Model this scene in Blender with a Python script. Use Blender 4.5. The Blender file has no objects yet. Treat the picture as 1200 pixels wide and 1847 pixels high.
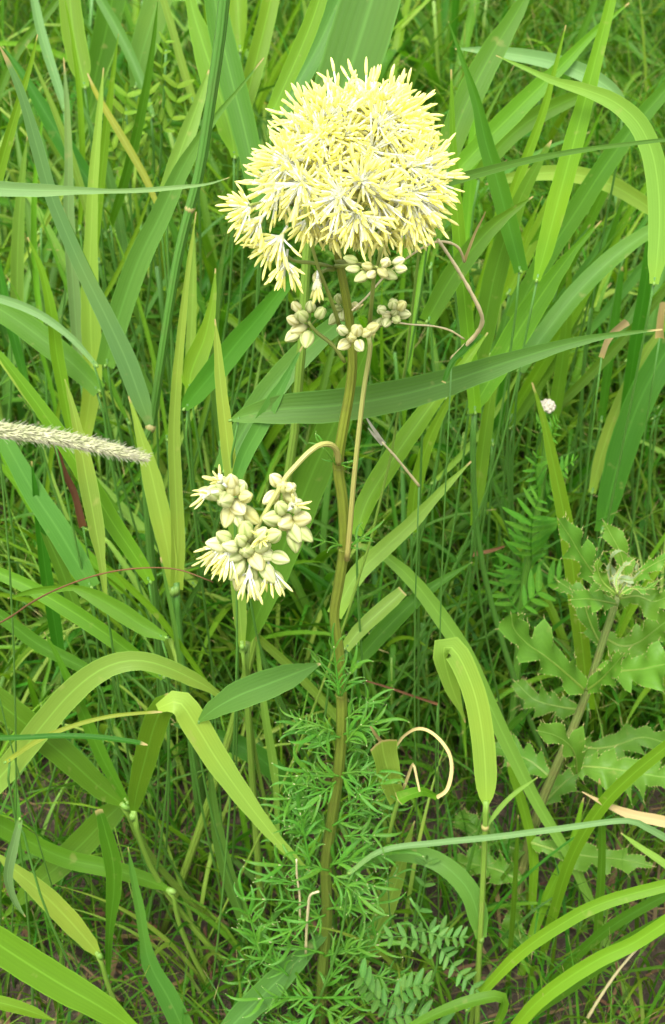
import bpy, math, random
import numpy as np
from mathutils import Vector, Matrix
R = math.radians
rnd = random.Random(7)
nrs = np.random.RandomState(11)

# ------------------------------------------------------------------ camera, sky, sun, exposure
scene = bpy.context.scene
CAM = Vector((0.0, -0.49, 0.705)); PITCH = R(35.0); FPX = 2600.0; IW, IH = 1200.0, 1847.0
FWD = Vector((0, math.cos(PITCH), -math.sin(PITCH))); UP = Vector((0, math.sin(PITCH), math.cos(PITCH)))
cd = bpy.data.cameras.new('camera'); cam = bpy.data.objects.new('camera', cd)
scene.collection.objects.link(cam); scene.camera = cam
cam.location = CAM; cam.rotation_euler = (math.pi/2-PITCH, 0, 0)
cd.sensor_fit = 'VERTICAL'; cd.sensor_height = 24.0; cd.lens = 24.0*FPX/IH
cd.clip_start = 0.02; cd.clip_end = 300
cd.dof.use_dof = True; cd.dof.focus_distance = 0.55
cd.dof.aperture_fstop = (cd.lens/1000)/0.0017          # a small-sensor camera: pupil of about two millimetres

SUN_EL, SUN_AZ = R(62), R(200)                          # azimuth measured from +Y, clockwise
w = bpy.data.worlds.new('World'); scene.world = w; w.use_nodes = True
nt = w.node_tree; nt.nodes.clear()
sky = nt.nodes.new('ShaderNodeTexSky'); sky.sky_type = 'NISHITA'; sky.sun_disc = False
sky.sun_elevation = SUN_EL; sky.sun_rotation = SUN_AZ; sky.air_density = 1.0; sky.dust_density = 4.0; sky.ozone_density = 0.6
hs = nt.nodes.new('ShaderNodeHueSaturation'); hs.inputs['Saturation'].default_value = 0.16
bg = nt.nodes.new('ShaderNodeBackground'); bg.inputs['Strength'].default_value = 0.15
wo = nt.nodes.new('ShaderNodeOutputWorld')
nt.links.new(sky.outputs[0], hs.inputs['Color']); nt.links.new(hs.outputs[0], bg.inputs[0]); nt.links.new(bg.outputs[0], wo.inputs[0])
sl = bpy.data.lights.new('sun', 'SUN'); sl.energy = 1.5; sl.angle = R(24); sl.color = (1, .97, .91)
sun = bpy.data.objects.new('sun', sl); scene.collection.objects.link(sun)
sd = Vector((math.sin(SUN_AZ)*math.cos(SUN_EL), math.cos(SUN_AZ)*math.cos(SUN_EL), math.sin(SUN_EL)))
sun.rotation_euler = (-sd).to_track_quat('-Z', 'Y').to_euler(); sun.location = sd*6
scene.view_settings.view_transform = 'Standard'; scene.view_settings.look = 'None'
scene.view_settings.exposure = 1.55; scene.view_settings.gamma = 1.0
try: scene.view_settings.use_curve_mapping = False
except Exception: pass
scene.cycles.use_denoising = True
scene.cycles.max_bounces = 16; scene.cycles.transmission_bounces = 12; scene.cycles.diffuse_bounces = 12

# ------------------------------------------------------------------ helpers
COL = scene.collection
def ray(u, v):
    return FWD + Vector(((u-600)/FPX, 0, 0)) - UP*((v-IH/2)/FPX)
def P(u, v, Y):
    """point on the ray of a pixel at the upright plane y = Y, never below the ground"""
    d = ray(u, v); t = (Y-CAM.y)/d.y
    p = CAM + d*t
    if p.z < 0.002:
        t = (0.002-CAM.z)/d.z; p = CAM + d*t
    return p
def PX(p):                                                # metres per pixel at a point
    return (p-CAM).dot(FWD)/FPX
def link(o): COL.objects.link(o); return o
def tag(o, label=None, cat=None, group=None, kind=None):
    if label: o['label'] = label
    if cat: o['category'] = cat
    if group: o['group'] = group
    if kind: o['kind'] = kind
    return o
def empty(name, loc, label, cat, group=None):
    o = link(bpy.data.objects.new(name, None)); o.location = loc; o.empty_display_size = .02
    return tag(o, label, cat, group)
def mesh(name, vs, fs, m, uv=None, smooth=True):
    me = bpy.data.meshes.new(name); me.from_pydata([tuple(v) for v in vs], [], fs)
    if uv is not None:
        ul = me.uv_layers.new(name='UVMap')
        idx = np.empty(len(me.loops), dtype=np.int32); me.loops.foreach_get('vertex_index', idx)
        ul.data.foreach_set('uv', np.asarray(uv, dtype=np.float32)[idx].ravel())
    if smooth: me.polygons.foreach_set('use_smooth', [True]*len(me.polygons))
    if m: me.materials.append(m)
    me.update()
    return me
def part(name, me, parent, kind=None, M=None):
    """a mesh in world coordinates hung under a thing (or under a part that sits at the world origin)"""
    o = link(bpy.data.objects.new(name, me)); o.parent = parent
    if parent.type == 'EMPTY': o.matrix_parent_inverse = Matrix.Translation(-Vector(parent.location))
    if M is not None: o.matrix_basis = M
    if kind: o['kind'] = kind
    return o
class MB:
    """collects verts / faces / uvs of one mesh"""
    def __init__(s): s.v = []; s.f = []; s.uv = []
    def add(s, v, f, uv):
        n = len(s.v); s.v += list(v); s.uv += list(uv); s.f += [tuple(i+n for i in q) for q in f]; return s
    def me(s, name, m): return mesh(name, s.v, s.f, m, s.uv)
def spline(ps, n, extra=None):
    """Catmull-Rom through ps, n samples spread evenly by length; extra = list of scalars carried along"""
    ps = [Vector(p) for p in ps]; K = len(ps)
    if extra is None: extra = [0]*K
    dense = []; ex = []
    for i in range(K-1):
        a = ps[i-1] if i else ps[0]*2-ps[1]
        b, c = ps[i], ps[i+1]
        d = ps[i+2] if i+2 < K else ps[-1]*2-ps[-2]
        for j in range(12):
            t = j/12; t2 = t*t; t3 = t2*t
            dense.append(.5*((2*b)+(c-a)*t+(2*a-5*b+4*c-d)*t2+(3*b-a-3*c+d)*t3))
            s_ = t*t*(3-2*t); ex.append(extra[i]*(1-s_)+extra[i+1]*s_)
    dense.append(ps[-1]); ex.append(extra[-1])
    L = [0]
    for i in range(1, len(dense)): L.append(L[-1]+(dense[i]-dense[i-1]).length)
    tot = max(L[-1], 1e-6); out = []; oe = []; k = 0
    for i in range(n):
        s = tot*i/(n-1)
        while k < len(L)-2 and L[k+1] < s: k += 1
        f = (s-L[k])/max(L[k+1]-L[k], 1e-9); f = min(max(f, 0), 1)
        out.append(dense[k].lerp(dense[k+1], f)); oe.append(ex[k]*(1-f)+ex[k+1]*f)
    return out, oe, tot
def tangents(c):
    return [((c[min(i+1, len(c)-1)]-c[max(i-1, 0)]).normalized()) for i in range(len(c))]
def ribbon(mb, c, ws, face, roll=None, fold=.18, cols=4, wav=.0):
    """leaf ribbon along c with widths ws; face(p) gives the side that looks out; fold = depth of the channel"""
    T = tangents(c); vs = []; uv = []; n = len(c); ph = rnd.uniform(0, 9); prev = None
    for i, p in enumerate(c):
        nrm = face(p); s = T[i].cross(nrm)
        if s.length < 1e-4: s = prev if prev else T[i].orthogonal()
        s.normalize()
        if prev and s.dot(prev) < 0: s = -s
        prev = s.copy(); nn = s.cross(T[i]).normalized()
        a = roll[i] if roll else 0
        if a: s, nn = s*math.cos(a)+nn*math.sin(a), nn*math.cos(a)-s*math.sin(a)
        for k in range(cols+1):
            x = -1+2*k/cols
            d = fold*ws[i]*(abs(x)**1.5-.35)
            e = 1+wav*math.sin(i*1.9+ph+k)
            vs.append(p+s*(x*ws[i]*.5*e)+nn*d); uv.append((k/cols, i/(n-1)))
    fs = [(i*(cols+1)+k, i*(cols+1)+k+1, (i+1)*(cols+1)+k+1, (i+1)*(cols+1)+k) for i in range(n-1) for k in range(cols)]
    return mb.add(vs, fs, uv)
def tube(mb, c, rs, sides=7, cap=True):
    T = tangents(c); vs = []; uv = []; n = len(c); a = T[0].orthogonal().normalized()
    for i, p in enumerate(c):
        a = (a-T[i]*a.dot(T[i])); a.normalize(); b = T[i].cross(a)
        for k in range(sides):
            q = 2*math.pi*k/sides
            vs.append(p+(a*math.cos(q)+b*math.sin(q))*rs[i]); uv.append((k/sides, i/(n-1)))
    fs = [(i*sides+k, i*sides+(k+1) % sides, (i+1)*sides+(k+1) % sides, (i+1)*sides+k) for i in range(n-1) for k in range(sides)]
    if cap: fs += [tuple(range(sides))[::-1], tuple((n-1)*sides+k for k in range(sides))]
    return mb.add(vs, fs, uv)
def to_cam(p): return (CAM-p).normalized()

# ------------------------------------------------------------------ materials
def mat_new(name):
    m = bpy.data.materials.new(name); m.use_nodes = True; t = m.node_tree; t.nodes.clear(); return m, t
def N(t, typ, **kw):
    n = t.nodes.new(typ)
    for k, v in kw.items(): setattr(n, k, v)
    return n
def math_(t, op, a, b=None, c=None, clamp=False):
    n = N(t, 'ShaderNodeMath', operation=op, use_clamp=clamp)
    for i, x in enumerate((a, b, c)):
        if x is None: continue
        if isinstance(x, (int, float)): n.inputs[i].default_value = x
        else: t.links.new(x, n.inputs[i])
    return n.outputs[0]
def mixc(t, fac, a, b, blend='MIX'):
    n = N(t, 'ShaderNodeMix', data_type='RGBA', blend_type=blend)
    for i, x in ((0, fac), (6, a), (7, b)):
        if isinstance(x, (int, float)): n.inputs[i].default_value = x
        elif isinstance(x, tuple): n.inputs[i].default_value = (*x[:3], 1)
        else: t.links.new(x, n.inputs[i])
    return n.outputs[2]
def leaf_mat(name, col, trans=None, rough=.5, tfac=.42, veins=9, tip=.0, spots=.15, var=.5, rib=.35, dry=(.40, .32, .13), attr=False, spec=.18):
    m, t = mat_new(name)
    uvn = N(t, 'ShaderNodeTexCoord'); sep = N(t, 'ShaderNodeSeparateXYZ'); t.links.new(uvn.outputs['UV'], sep.inputs[0])
    u, v = sep.outputs[0], sep.outputs[1]
    oi = N(t, 'ShaderNodeObjectInfo')
    if attr:
        at = N(t, 'ShaderNodeAttribute', attribute_name='tint'); rv = at.outputs['Fac']
    else: rv = oi.outputs['Random']
    ns = N(t, 'ShaderNodeTexNoise'); ns.inputs['Scale'].default_value = 22; ns.inputs['Detail'].default_value = 5
    t.links.new(uvn.outputs['Object'], ns.inputs['Vector'])
    # long streaks: noise stretched along the blade
    mp = N(t, 'ShaderNodeCombineXYZ'); t.links.new(math_(t, 'MULTIPLY', u, veins*2.2), mp.inputs[0]); t.links.new(math_(t, 'MULTIPLY', v, 2.2), mp.inputs[1]); t.links.new(math_(t, 'MULTIPLY', rv, 37.0), mp.inputs[2])
    st = N(t, 'ShaderNodeTexNoise'); st.inputs['Scale'].default_value = 1.0; st.inputs['Detail'].default_value = 3
    t.links.new(mp.outputs[0], st.inputs['Vector'])
    wv = math_(t, 'SINE', math_(t, 'MULTIPLY', u, veins*6.283))
    c = mixc(t, math_(t, 'MULTIPLY', ns.outputs['Fac'], .55), tuple(col), tuple(x*k for x, k in zip(col, (1.35, 1.2, .9))))
    c = mixc(t, math_(t, 'MULTIPLY', st.outputs['Fac'], .5), c, tuple(x*.62 for x in col))
    pn = N(t, 'ShaderNodeTexNoise'); pn.inputs['Scale'].default_value = 9; pn.inputs['Detail'].default_value = 4; t.links.new(uvn.outputs['Object'], pn.inputs['Vector'])
    c = mixc(t, math_(t, 'MULTIPLY', math_(t, 'SUBTRACT', pn.outputs['Fac'], .52), 2.2, clamp=True), c, tuple(x*k for x, k in zip(col, (1.75, 1.25, .8))))
    hv = N(t, 'ShaderNodeHueSaturation'); t.links.new(c, hv.inputs['Color'])
    t.links.new(math_(t, 'ADD', math_(t, 'MULTIPLY', rv, .06*var), .5-.03*var), hv.inputs['Hue'])
    r2 = math_(t, 'FRACT', math_(t, 'MULTIPLY', rv, 7.31))
    t.links.new(math_(t, 'ADD', math_(t, 'MULTIPLY', r2, .6*var), 1-.3*var), hv.inputs['Value'])
    c = hv.outputs[0]
    ribm = math_(t, 'SUBTRACT', 1.0, math_(t, 'MULTIPLY', math_(t, 'ABSOLUTE', math_(t, 'SUBTRACT', u, .5)), 22.0), clamp=True)
    c = mixc(t, math_(t, 'MULTIPLY', ribm, rib), c, tuple(min(1, x*1.9+.02) for x in col))
    c = mixc(t, math_(t, 'MULTIPLY', math_(t, 'ADD', wv, 1.0), .03), c, tuple(min(1, x*1.6) for x in col))
    edge = math_(t, 'MULTIPLY', math_(t, 'SUBTRACT', math_(t, 'ABSOLUTE', math_(t, 'SUBTRACT', u, .5)), .455), 30.0, clamp=True)
    c = mixc(t, math_(t, 'MULTIPLY', edge, .35), c, tuple(min(1, x*1.7+.01) for x in col))
    base = math_(t, 'SUBTRACT', 1.0, math_(t, 'MULTIPLY', v, 9.0), clamp=True)
    c = mixc(t, math_(t, 'MULTIPLY', base, .45), c, tuple(x*k for x, k in zip(col, (1.4, 1.3, .8))))
    if tip:
        tm = math_(t, 'MULTIPLY', math_(t, 'SUBTRACT', math_(t, 'ADD', v, math_(t, 'MULTIPLY', ns.outputs['Fac'], .12)), 1-tip+.06), 1/tip*1.4, clamp=True)
        c = mixc(t, tm, c, dry)
    if spots:
        sp = N(t, 'ShaderNodeTexNoise'); sp.inputs['Scale'].default_value = 130; sp.inputs['Detail'].default_value = 2
        t.links.new(uvn.outputs['Object'], sp.inputs['Vector'])
        sm = math_(t, 'MULTIPLY', math_(t, 'SUBTRACT', sp.outputs['Fac'], .665), 9.0, clamp=True)
        c = mixc(t, math_(t, 'MULTIPLY', sm, spots*3), c, tuple(x*.5+y*.5 for x, y in zip(col, dry)))
    pb = N(t, 'ShaderNodeBsdfPrincipled'); pb.inputs['Roughness'].default_value = rough
    pb.inputs['Specular IOR Level'].default_value = spec
    t.links.new(c, pb.inputs['Base Color'])
    bm = N(t, 'ShaderNodeBump'); bm.inputs['Strength'].default_value = .14; bm.inputs['Distance'].default_value = .0005
    t.links.new(math_(t, 'ADD', math_(t, 'MULTIPLY', wv, .35), math_(t, 'MULTIPLY', st.outputs['Fac'], 1.2)), bm.inputs['Height']); t.links.new(bm.outputs[0], pb.inputs['Normal'])
    tr = N(t, 'ShaderNodeBsdfTranslucent')
    k = trans or (1.5, 1.55, .5)
    t.links.new(mixc(t, 1.0, c, tuple(k), 'MULTIPLY'), tr.inputs['Color'])
    ms = N(t, 'ShaderNodeMixShader'); ms.inputs[0].default_value = tfac
    t.links.new(pb.outputs[0], ms.inputs[1]); t.links.new(tr.outputs[0], ms.inputs[2])
    o = N(t, 'ShaderNodeOutputMaterial'); t.links.new(ms.outputs[0], o.inputs[0])
    return m
def soft_mat(name, c1, c2, scale=40, rough=.5, tfac=0., bump=.2, spec=.35, var=.2):
    m, t = mat_new(name)
    tc = N(t, 'ShaderNodeTexCoord'); ns = N(t, 'ShaderNodeTexNoise'); ns.inputs['Scale'].default_value = scale; ns.inputs['Detail'].default_value = 6
    t.links.new(tc.outputs['Object'], ns.inputs['Vector'])
    cr = N(t, 'ShaderNodeValToRGB'); cr.color_ramp.elements[0].position = .3; cr.color_ramp.elements[1].position = .7
    cr.color_ramp.elements[0].color = (*c1, 1); cr.color_ramp.elements[1].color = (*c2, 1)
    t.links.new(ns.outputs['Fac'], cr.inputs[0])
    oi = N(t, 'ShaderNodeObjectInfo'); hv = N(t, 'ShaderNodeHueSaturation'); t.links.new(cr.outputs[0], hv.inputs['Color'])
    t.links.new(math_(t, 'ADD', math_(t, 'MULTIPLY', oi.outputs['Random'], var), 1-var/2), hv.inputs['Value'])
    pb = N(t, 'ShaderNodeBsdfPrincipled'); pb.inputs['Roughness'].default_value = rough; pb.inputs['Specular IOR Level'].default_value = spec
    t.links.new(hv.outputs[0], pb.inputs['Base Color'])
    bm = N(t, 'ShaderNodeBump'); bm.inputs['Strength'].default_value = bump; bm.inputs['Distance'].default_value = .001
    t.links.new(ns.outputs['Fac'], bm.inputs['Height']); t.links.new(bm.outputs[0], pb.inputs['Normal'])
    o = N(t, 'ShaderNodeOutputMaterial')
    if tfac:
        tr = N(t, 'ShaderNodeBsdfTranslucent'); t.links.new(hv.outputs[0], tr.inputs[0])
        ms = N(t, 'ShaderNodeMixShader'); ms.inputs[0].default_value = tfac
        t.links.new(pb.outputs[0], ms.inputs[1]); t.links.new(tr.outputs[0], ms.inputs[2]); t.links.new(ms.outputs[0], o.inputs[0])
    else: t.links.new(pb.outputs[0], o.inputs[0])
    return m
def stem_mat(name, base, top, red=(.16, .07, .03)):
    m, t = mat_new(name)
    tc = N(t, 'ShaderNodeTexCoord'); sep = N(t, 'ShaderNodeSeparateXYZ'); t.links.new(tc.outputs['UV'], sep.inputs[0])
    c = mixc(t, sep.outputs[1], base, top)
    wv = math_(t, 'SINE', math_(t, 'MULTIPLY', sep.outputs[0], 6.283*9))
    ns = N(t, 'ShaderNodeTexNoise'); ns.inputs['Scale'].default_value = 140; t.links.new(tc.outputs['Object'], ns.inputs['Vector'])
    c = mixc(t, math_(t, 'MULTIPLY', math_(t, 'SUBTRACT', ns.outputs['Fac'], .5), 1.6, clamp=True), c, red)
    c = mixc(t, math_(t, 'MULTIPLY', math_(t, 'ADD', wv, 1.0), .1), c, tuple(x*.6 for x in base))
    pb = N(t, 'ShaderNodeBsdfPrincipled'); pb.inputs['Roughness'].default_value = .42; t.links.new(c, pb.inputs['Base Color'])
    bm = N(t, 'ShaderNodeBump'); bm.inputs['Strength'].default_value = .35; bm.inputs['Distance'].default_value = .0005
    t.links.new(wv, bm.inputs['Height']); t.links.new(bm.outputs[0], pb.inputs['Normal'])
    o = N(t, 'ShaderNodeOutputMaterial'); t.links.new(pb.outputs[0], o.inputs[0])
    return m
MT = {
 'bright': leaf_mat('grass_bright', (.108, .245, .012), tip=.03),
 'mid':    leaf_mat('grass_mid', (.066, .172, .010), tip=.03),
 'blue':   leaf_mat('grass_blue', (.066, .166, .023), trans=(1.25, 1.5, .6), rough=.5, tfac=.3, tip=.03),
 'pale':   leaf_mat('grass_pale', (.155, .285, .042), rough=.46, tfac=.35, tip=.03),
 'deep':   leaf_mat('grass_deep', (.040, .138, .007), tip=.03),
 'grey':   leaf_mat('grass_grey', (.125, .235, .075), trans=(1.2, 1.4, .8), rough=.5, tfac=.3, tip=.04),
 'lime':   leaf_mat('grass_lime', (.185, .300, .044), rough=.46, tfac=.36, tip=.03),
 'yellow': leaf_mat('grass_yellow', (.200, .260, .030), tip=.1, spots=.3),
 'dry':    leaf_mat('grass_dry', (.42, .35, .16), trans=(1.05, 1, .8), rough=.6, tfac=.2, spots=.35, rib=.1),
 'brown':  leaf_mat('grass_brown', (.13, .065, .030), trans=(1.1, 1, .8), rough=.65, tfac=.15, rib=.1),
 'field':  leaf_mat('grass_field', (.062, .160, .009), attr=True, var=1.3, spots=0, tip=.08),
 'thistle': leaf_mat('thistle_leaf', (.086, .205, .020), trans=(1.2, 1.45, .5), rough=.45, tfac=.28, spots=.12, var=.25, rib=.6),
 'wool':   soft_mat('thistle_wool', (.13, .22, .08), (.32, .38, .20), 90, .8, .25),
 'rue_leaf': leaf_mat('rue_leaf', (.060, .188, .016), trans=(1.3, 1.4, .6), rough=.4, tfac=.28, spots=.08, var=.4, rib=.25, tip=.06, dry=(.40, .42, .2)),
 'yarrow': leaf_mat('yarrow_leaf', (.075, .235, .018), tfac=.35, var=.3),
 'vetch':  leaf_mat('vetch_leaf', (.070, .180, .034), tfac=.3, var=.4),
 'culm':   stem_mat('culm', (.17, .27, .03), (.14, .26, .03), (.2, .24, .05)),
 'culm_dark': stem_mat('culm_dark', (.065, .16, .02), (.07, .20, .025), (.09, .15, .03)),
 'rue_stem': stem_mat('rue_stem', (.085, .135, .018), (.180, .220, .018), (.11, .095, .02)),
 'branch_green': stem_mat('branch_green', (.22, .28, .05), (.30, .37, .09), (.30, .28, .08)),
 'branch': stem_mat('rue_branch', (.33, .31, .075), (.33, .37, .10), (.36, .27, .10)),
 'weed_stem': stem_mat('weed_stem', (.08, .21, .02), (.10, .24, .025), (.09, .17, .03)),
 'straw':  stem_mat('straw', (.56, .48, .23), (.64, .56, .32), (.48, .37, .16)),
 'thistle_stem': stem_mat('thistle_stem', (.15, .16, .04), (.17, .24, .06), (.18, .11, .05)),
 'node':   soft_mat('node', (.26, .25, .07), (.38, .33, .13), 200),
 'collar': soft_mat('collar', (.10, .22, .025), (.16, .26, .05), 200),
 'anther': soft_mat('anther', (.91, .88, .30), (.93, .92, .50), 300, .6, .55, .1),
 'filament': soft_mat('filament', (.91, .92, .86), (.93, .94, .91), 200, .5, .55, .05),
 'pistil': soft_mat('pistil', (.74, .78, .40), (.84, .86, .60), 200, .5, .3),
 'bud_old': soft_mat('bud', (.46, .54, .20), (.70, .72, .40), 160, .45, .25, .15, var=.3),
 'bud_warm': soft_mat('bud_warm', (.60, .61, .24), (.80, .79, .44), 160, .45, .25, .15, var=.25),
 'spike':  soft_mat('spike', (.29, .32, .15), (.44, .44, .26), 250, .7, .1),
 'bristle': soft_mat('bristle', (.48, .45, .32), (.66, .63, .50), 250, .55, .3),
 'cream':  soft_mat('cream_bud', (.40, .36, .26), (.58, .54, .42), 300, .7, .1, .3),
}
def bud_mat(name, c1, c2, seam):
    m, t = mat_new(name)
    tc = N(t, 'ShaderNodeTexCoord'); sep = N(t, 'ShaderNodeSeparateXYZ'); t.links.new(tc.outputs['UV'], sep.inputs[0])
    ns = N(t, 'ShaderNodeTexNoise'); ns.inputs['Scale'].default_value = 3.5; ns.inputs['Detail'].default_value = 6; t.links.new(tc.outputs['Object'], ns.inputs['Vector'])
    oi = N(t, 'ShaderNodeObjectInfo')
    c = mixc(t, oi.outputs['Random'], c1, c2)
    c = mixc(t, math_(t, 'MULTIPLY', ns.outputs['Fac'], .5), c, tuple(x*.8 for x in c2))
    sw = math_(t, 'POWER', math_(t, 'ABSOLUTE', math_(t, 'COSINE', math_(t, 'MULTIPLY', sep.outputs[0], 4*3.14159))), 9.0)
    c = mixc(t, math_(t, 'MULTIPLY', sw, .75), c, seam)
    ends = math_(t, 'SUBTRACT', 1.0, math_(t, 'MULTIPLY', sep.outputs[1], 3.2), clamp=True)
    c = mixc(t, math_(t, 'MULTIPLY', ends, .7), c, (.30, .42, .10))
    sp = math_(t, 'MULTIPLY', math_(t, 'SUBTRACT', ns.outputs['Fac'], .64), 8.0, clamp=True)
    c = mixc(t, math_(t, 'MULTIPLY', sp, .5), c, (.45, .28, .12))
    pb = N(t, 'ShaderNodeBsdfPrincipled'); pb.inputs['Roughness'].default_value = .55; pb.inputs['Specular IOR Level'].default_value = .2; t.links.new(c, pb.inputs['Base Color'])
    tr = N(t, 'ShaderNodeBsdfTranslucent'); t.links.new(c, tr.inputs[0]); ms = N(t, 'ShaderNodeMixShader'); ms.inputs[0].default_value = .3
    t.links.new(pb.outputs[0], ms.inputs[1]); t.links.new(tr.outputs[0], ms.inputs[2])
    o = N(t, 'ShaderNodeOutputMaterial'); t.links.new(ms.outputs[0], o.inputs[0]); return m
MT['bud'] = bud_mat('bud', (.50, .57, .20), (.74, .76, .40), (.28, .38, .08))
MT['bud_warm'] = bud_mat('bud_warm', (.62, .63, .22), (.82, .80, .44), (.46, .42, .10))
def ground_mat():
    m, t = mat_new('soil')
    tc = N(t, 'ShaderNodeTexCoord')
    a = N(t, 'ShaderNodeTexNoise'); a.inputs['Scale'].default_value = 14; a.inputs['Detail'].default_value = 10
    b = N(t, 'ShaderNodeTexNoise'); b.inputs['Scale'].default_value = 160; b.inputs['Detail'].default_value = 6
    for n in (a, b): t.links.new(tc.outputs['Object'], n.inputs['Vector'])
    c = mixc(t, a.outputs['Fac'], (.018, .012, .007), (.060, .042, .024))
    c = mixc(t, math_(t, 'MULTIPLY', math_(t, 'SUBTRACT', b.outputs['Fac'], .52), 5.0, clamp=True), c, (.11, .08, .045))
    pb = N(t, 'ShaderNodeBsdfPrincipled'); pb.inputs['Roughness'].default_value = .95; t.links.new(c, pb.inputs['Base Color'])
    bm = N(t, 'ShaderNodeBump'); bm.inputs['Strength'].default_value = .8; bm.inputs['Distance'].default_value = .006
    t.links.new(b.outputs['Fac'], bm.inputs['Height']); t.links.new(bm.outputs[0], pb.inputs['Normal'])
    o = N(t, 'ShaderNodeOutputMaterial'); t.links.new(pb.outputs[0], o.inputs[0]); return m

# ------------------------------------------------------------------ ground
def build_ground():
    n = 90; xs = np.linspace(-1, 1, n); g = np.sign(xs)*np.abs(xs)**3*60
    vs = []
    for y in g:
        for x in g:
            z = -.004+.004*math.sin(x*9+1)*math.cos(y*7)+.003*math.sin(x*31)*math.sin(y*27+2) if abs(x) < 4 and abs(y) < 4 else -.004
            vs.append((x, y+.4, min(z, 0)))
    fs = [(j*n+i, j*n+i+1, (j+1)*n+i+1, (j+1)*n+i) for j in range(n-1) for i in range(n-1)]
    o = link(bpy.data.objects.new('ground', mesh('ground', vs, fs, ground_mat()))); o['kind'] = 'structure'
build_ground()

# ------------------------------------------------------------------ grass that one can tell apart, traced from the photograph
def leaf_geo(pts, Y0, Y1, w, roll=None, fold=.16, seg=None, cut=False):
    """pixel spine (base to tip) and pixel widths -> 3-D spine and widths in metres"""
    if isinstance(w, (list, tuple)) and w[-1] > 3.5 and not cut:
        (u0, v0), (u1, v1) = pts[-2], pts[-1]; q = math.hypot(u1-u0, v1-v0); k = w[-1]*2.2/q          # run every leaf out into a point
        pts = list(pts)+[(u1+(u1-u0)*k, v1+(v1-v0)*k+w[-1]*.25)]; w = list(w)+[2]
    K = len(pts); c = []; ws = []
    acc = [0]
    for i in range(1, K): acc.append(acc[-1]+math.hypot(pts[i][0]-pts[i-1][0], pts[i][1]-pts[i-1][1]))
    for i, (u, v) in enumerate(pts):
        f = acc[i]/acc[-1]; Y = Y0+(Y1-Y0)*f
        p = P(u, v, Y); c.append(p)
        if isinstance(w, (list, tuple)): wp = w[i]
        else:
            wp = w*(.5+.5*min(1, f/.22)) if f < .22 else w*(1 if f < .45 else max(0, (1-f)/.55)**.75)
        ws.append(max(wp, .7)*PX(p))
    n = seg or max(14, min(34, int(acc[-1]/14)))
    c, ws, L = spline(c, n, ws)
    ph = rnd.uniform(0, 6.28); am = rnd.uniform(.05, .25)
    r0 = rnd.uniform(-.15, .15)
    rl = [(r0+am*math.sin(ph+3*i/n)) if roll is None else roll[0]+(roll[1]-roll[0])*i/(n-1) for i in range(n)]
    return c, ws, rl
def culm_path(p, lean=None):
    """from a leaf base straight down to the ground, with a little lean"""
    k = p.z
    dx, dy = lean or (rnd.uniform(-.28, .28)*k, rnd.uniform(-.02, .22)*k)
    g = Vector((p.x+dx, p.y+dy, -.006))
    return [g, g.lerp(p, .35)-Vector((dx*.16, 0, 0)), g.lerp(p, .7)-Vector((dx*.18, 0, 0)), p]
def put_blade(label, m, Y0, Y1, w, pts, fold=.16, roll=None, culm=True, lean=None, rad=None, cm=None, group=None, cut=False, cat='grass'):
    c, ws, rl = leaf_geo(pts, Y0, Y1, w, roll, cut=cut)
    mb = ribbon(MB(), c, ws, to_cam, rl, fold, wav=.012)
    b = c[0]
    if b.z < .012 or not culm:
        e = empty('grass_shoot', (b.x, b.y, 0), label, cat, group)
        part('leaf', mb.me('leaf', MT[m]), e)
        return e
    path = culm_path(b, lean)
    e = empty('grass_shoot', (path[0].x, path[0].y, 0), label, cat, group)
    part('leaf', mb.me('leaf', MT[m]), e)
    cm = cm or ('culm' if rad and Y0 < .1 else 'culm_dark'); r = (rad or 2.4)*PX(b)
    cc, _, L = spline(path+[c[1].lerp(b, .3)], 12)
    part('stem', tube(MB(), cc, [r*(1.1-.2*i/11) for i in range(12)]).me('stem', MT[cm]), e)
    part('collar', tube(MB(), [b-(c[1]-b).normalized()*r*1.5, b, b+(c[1]-b).normalized()*r*1.4], [r*1.02, r*1.18, r*.9]).me('collar', MT['collar']), e)
    return e

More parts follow.
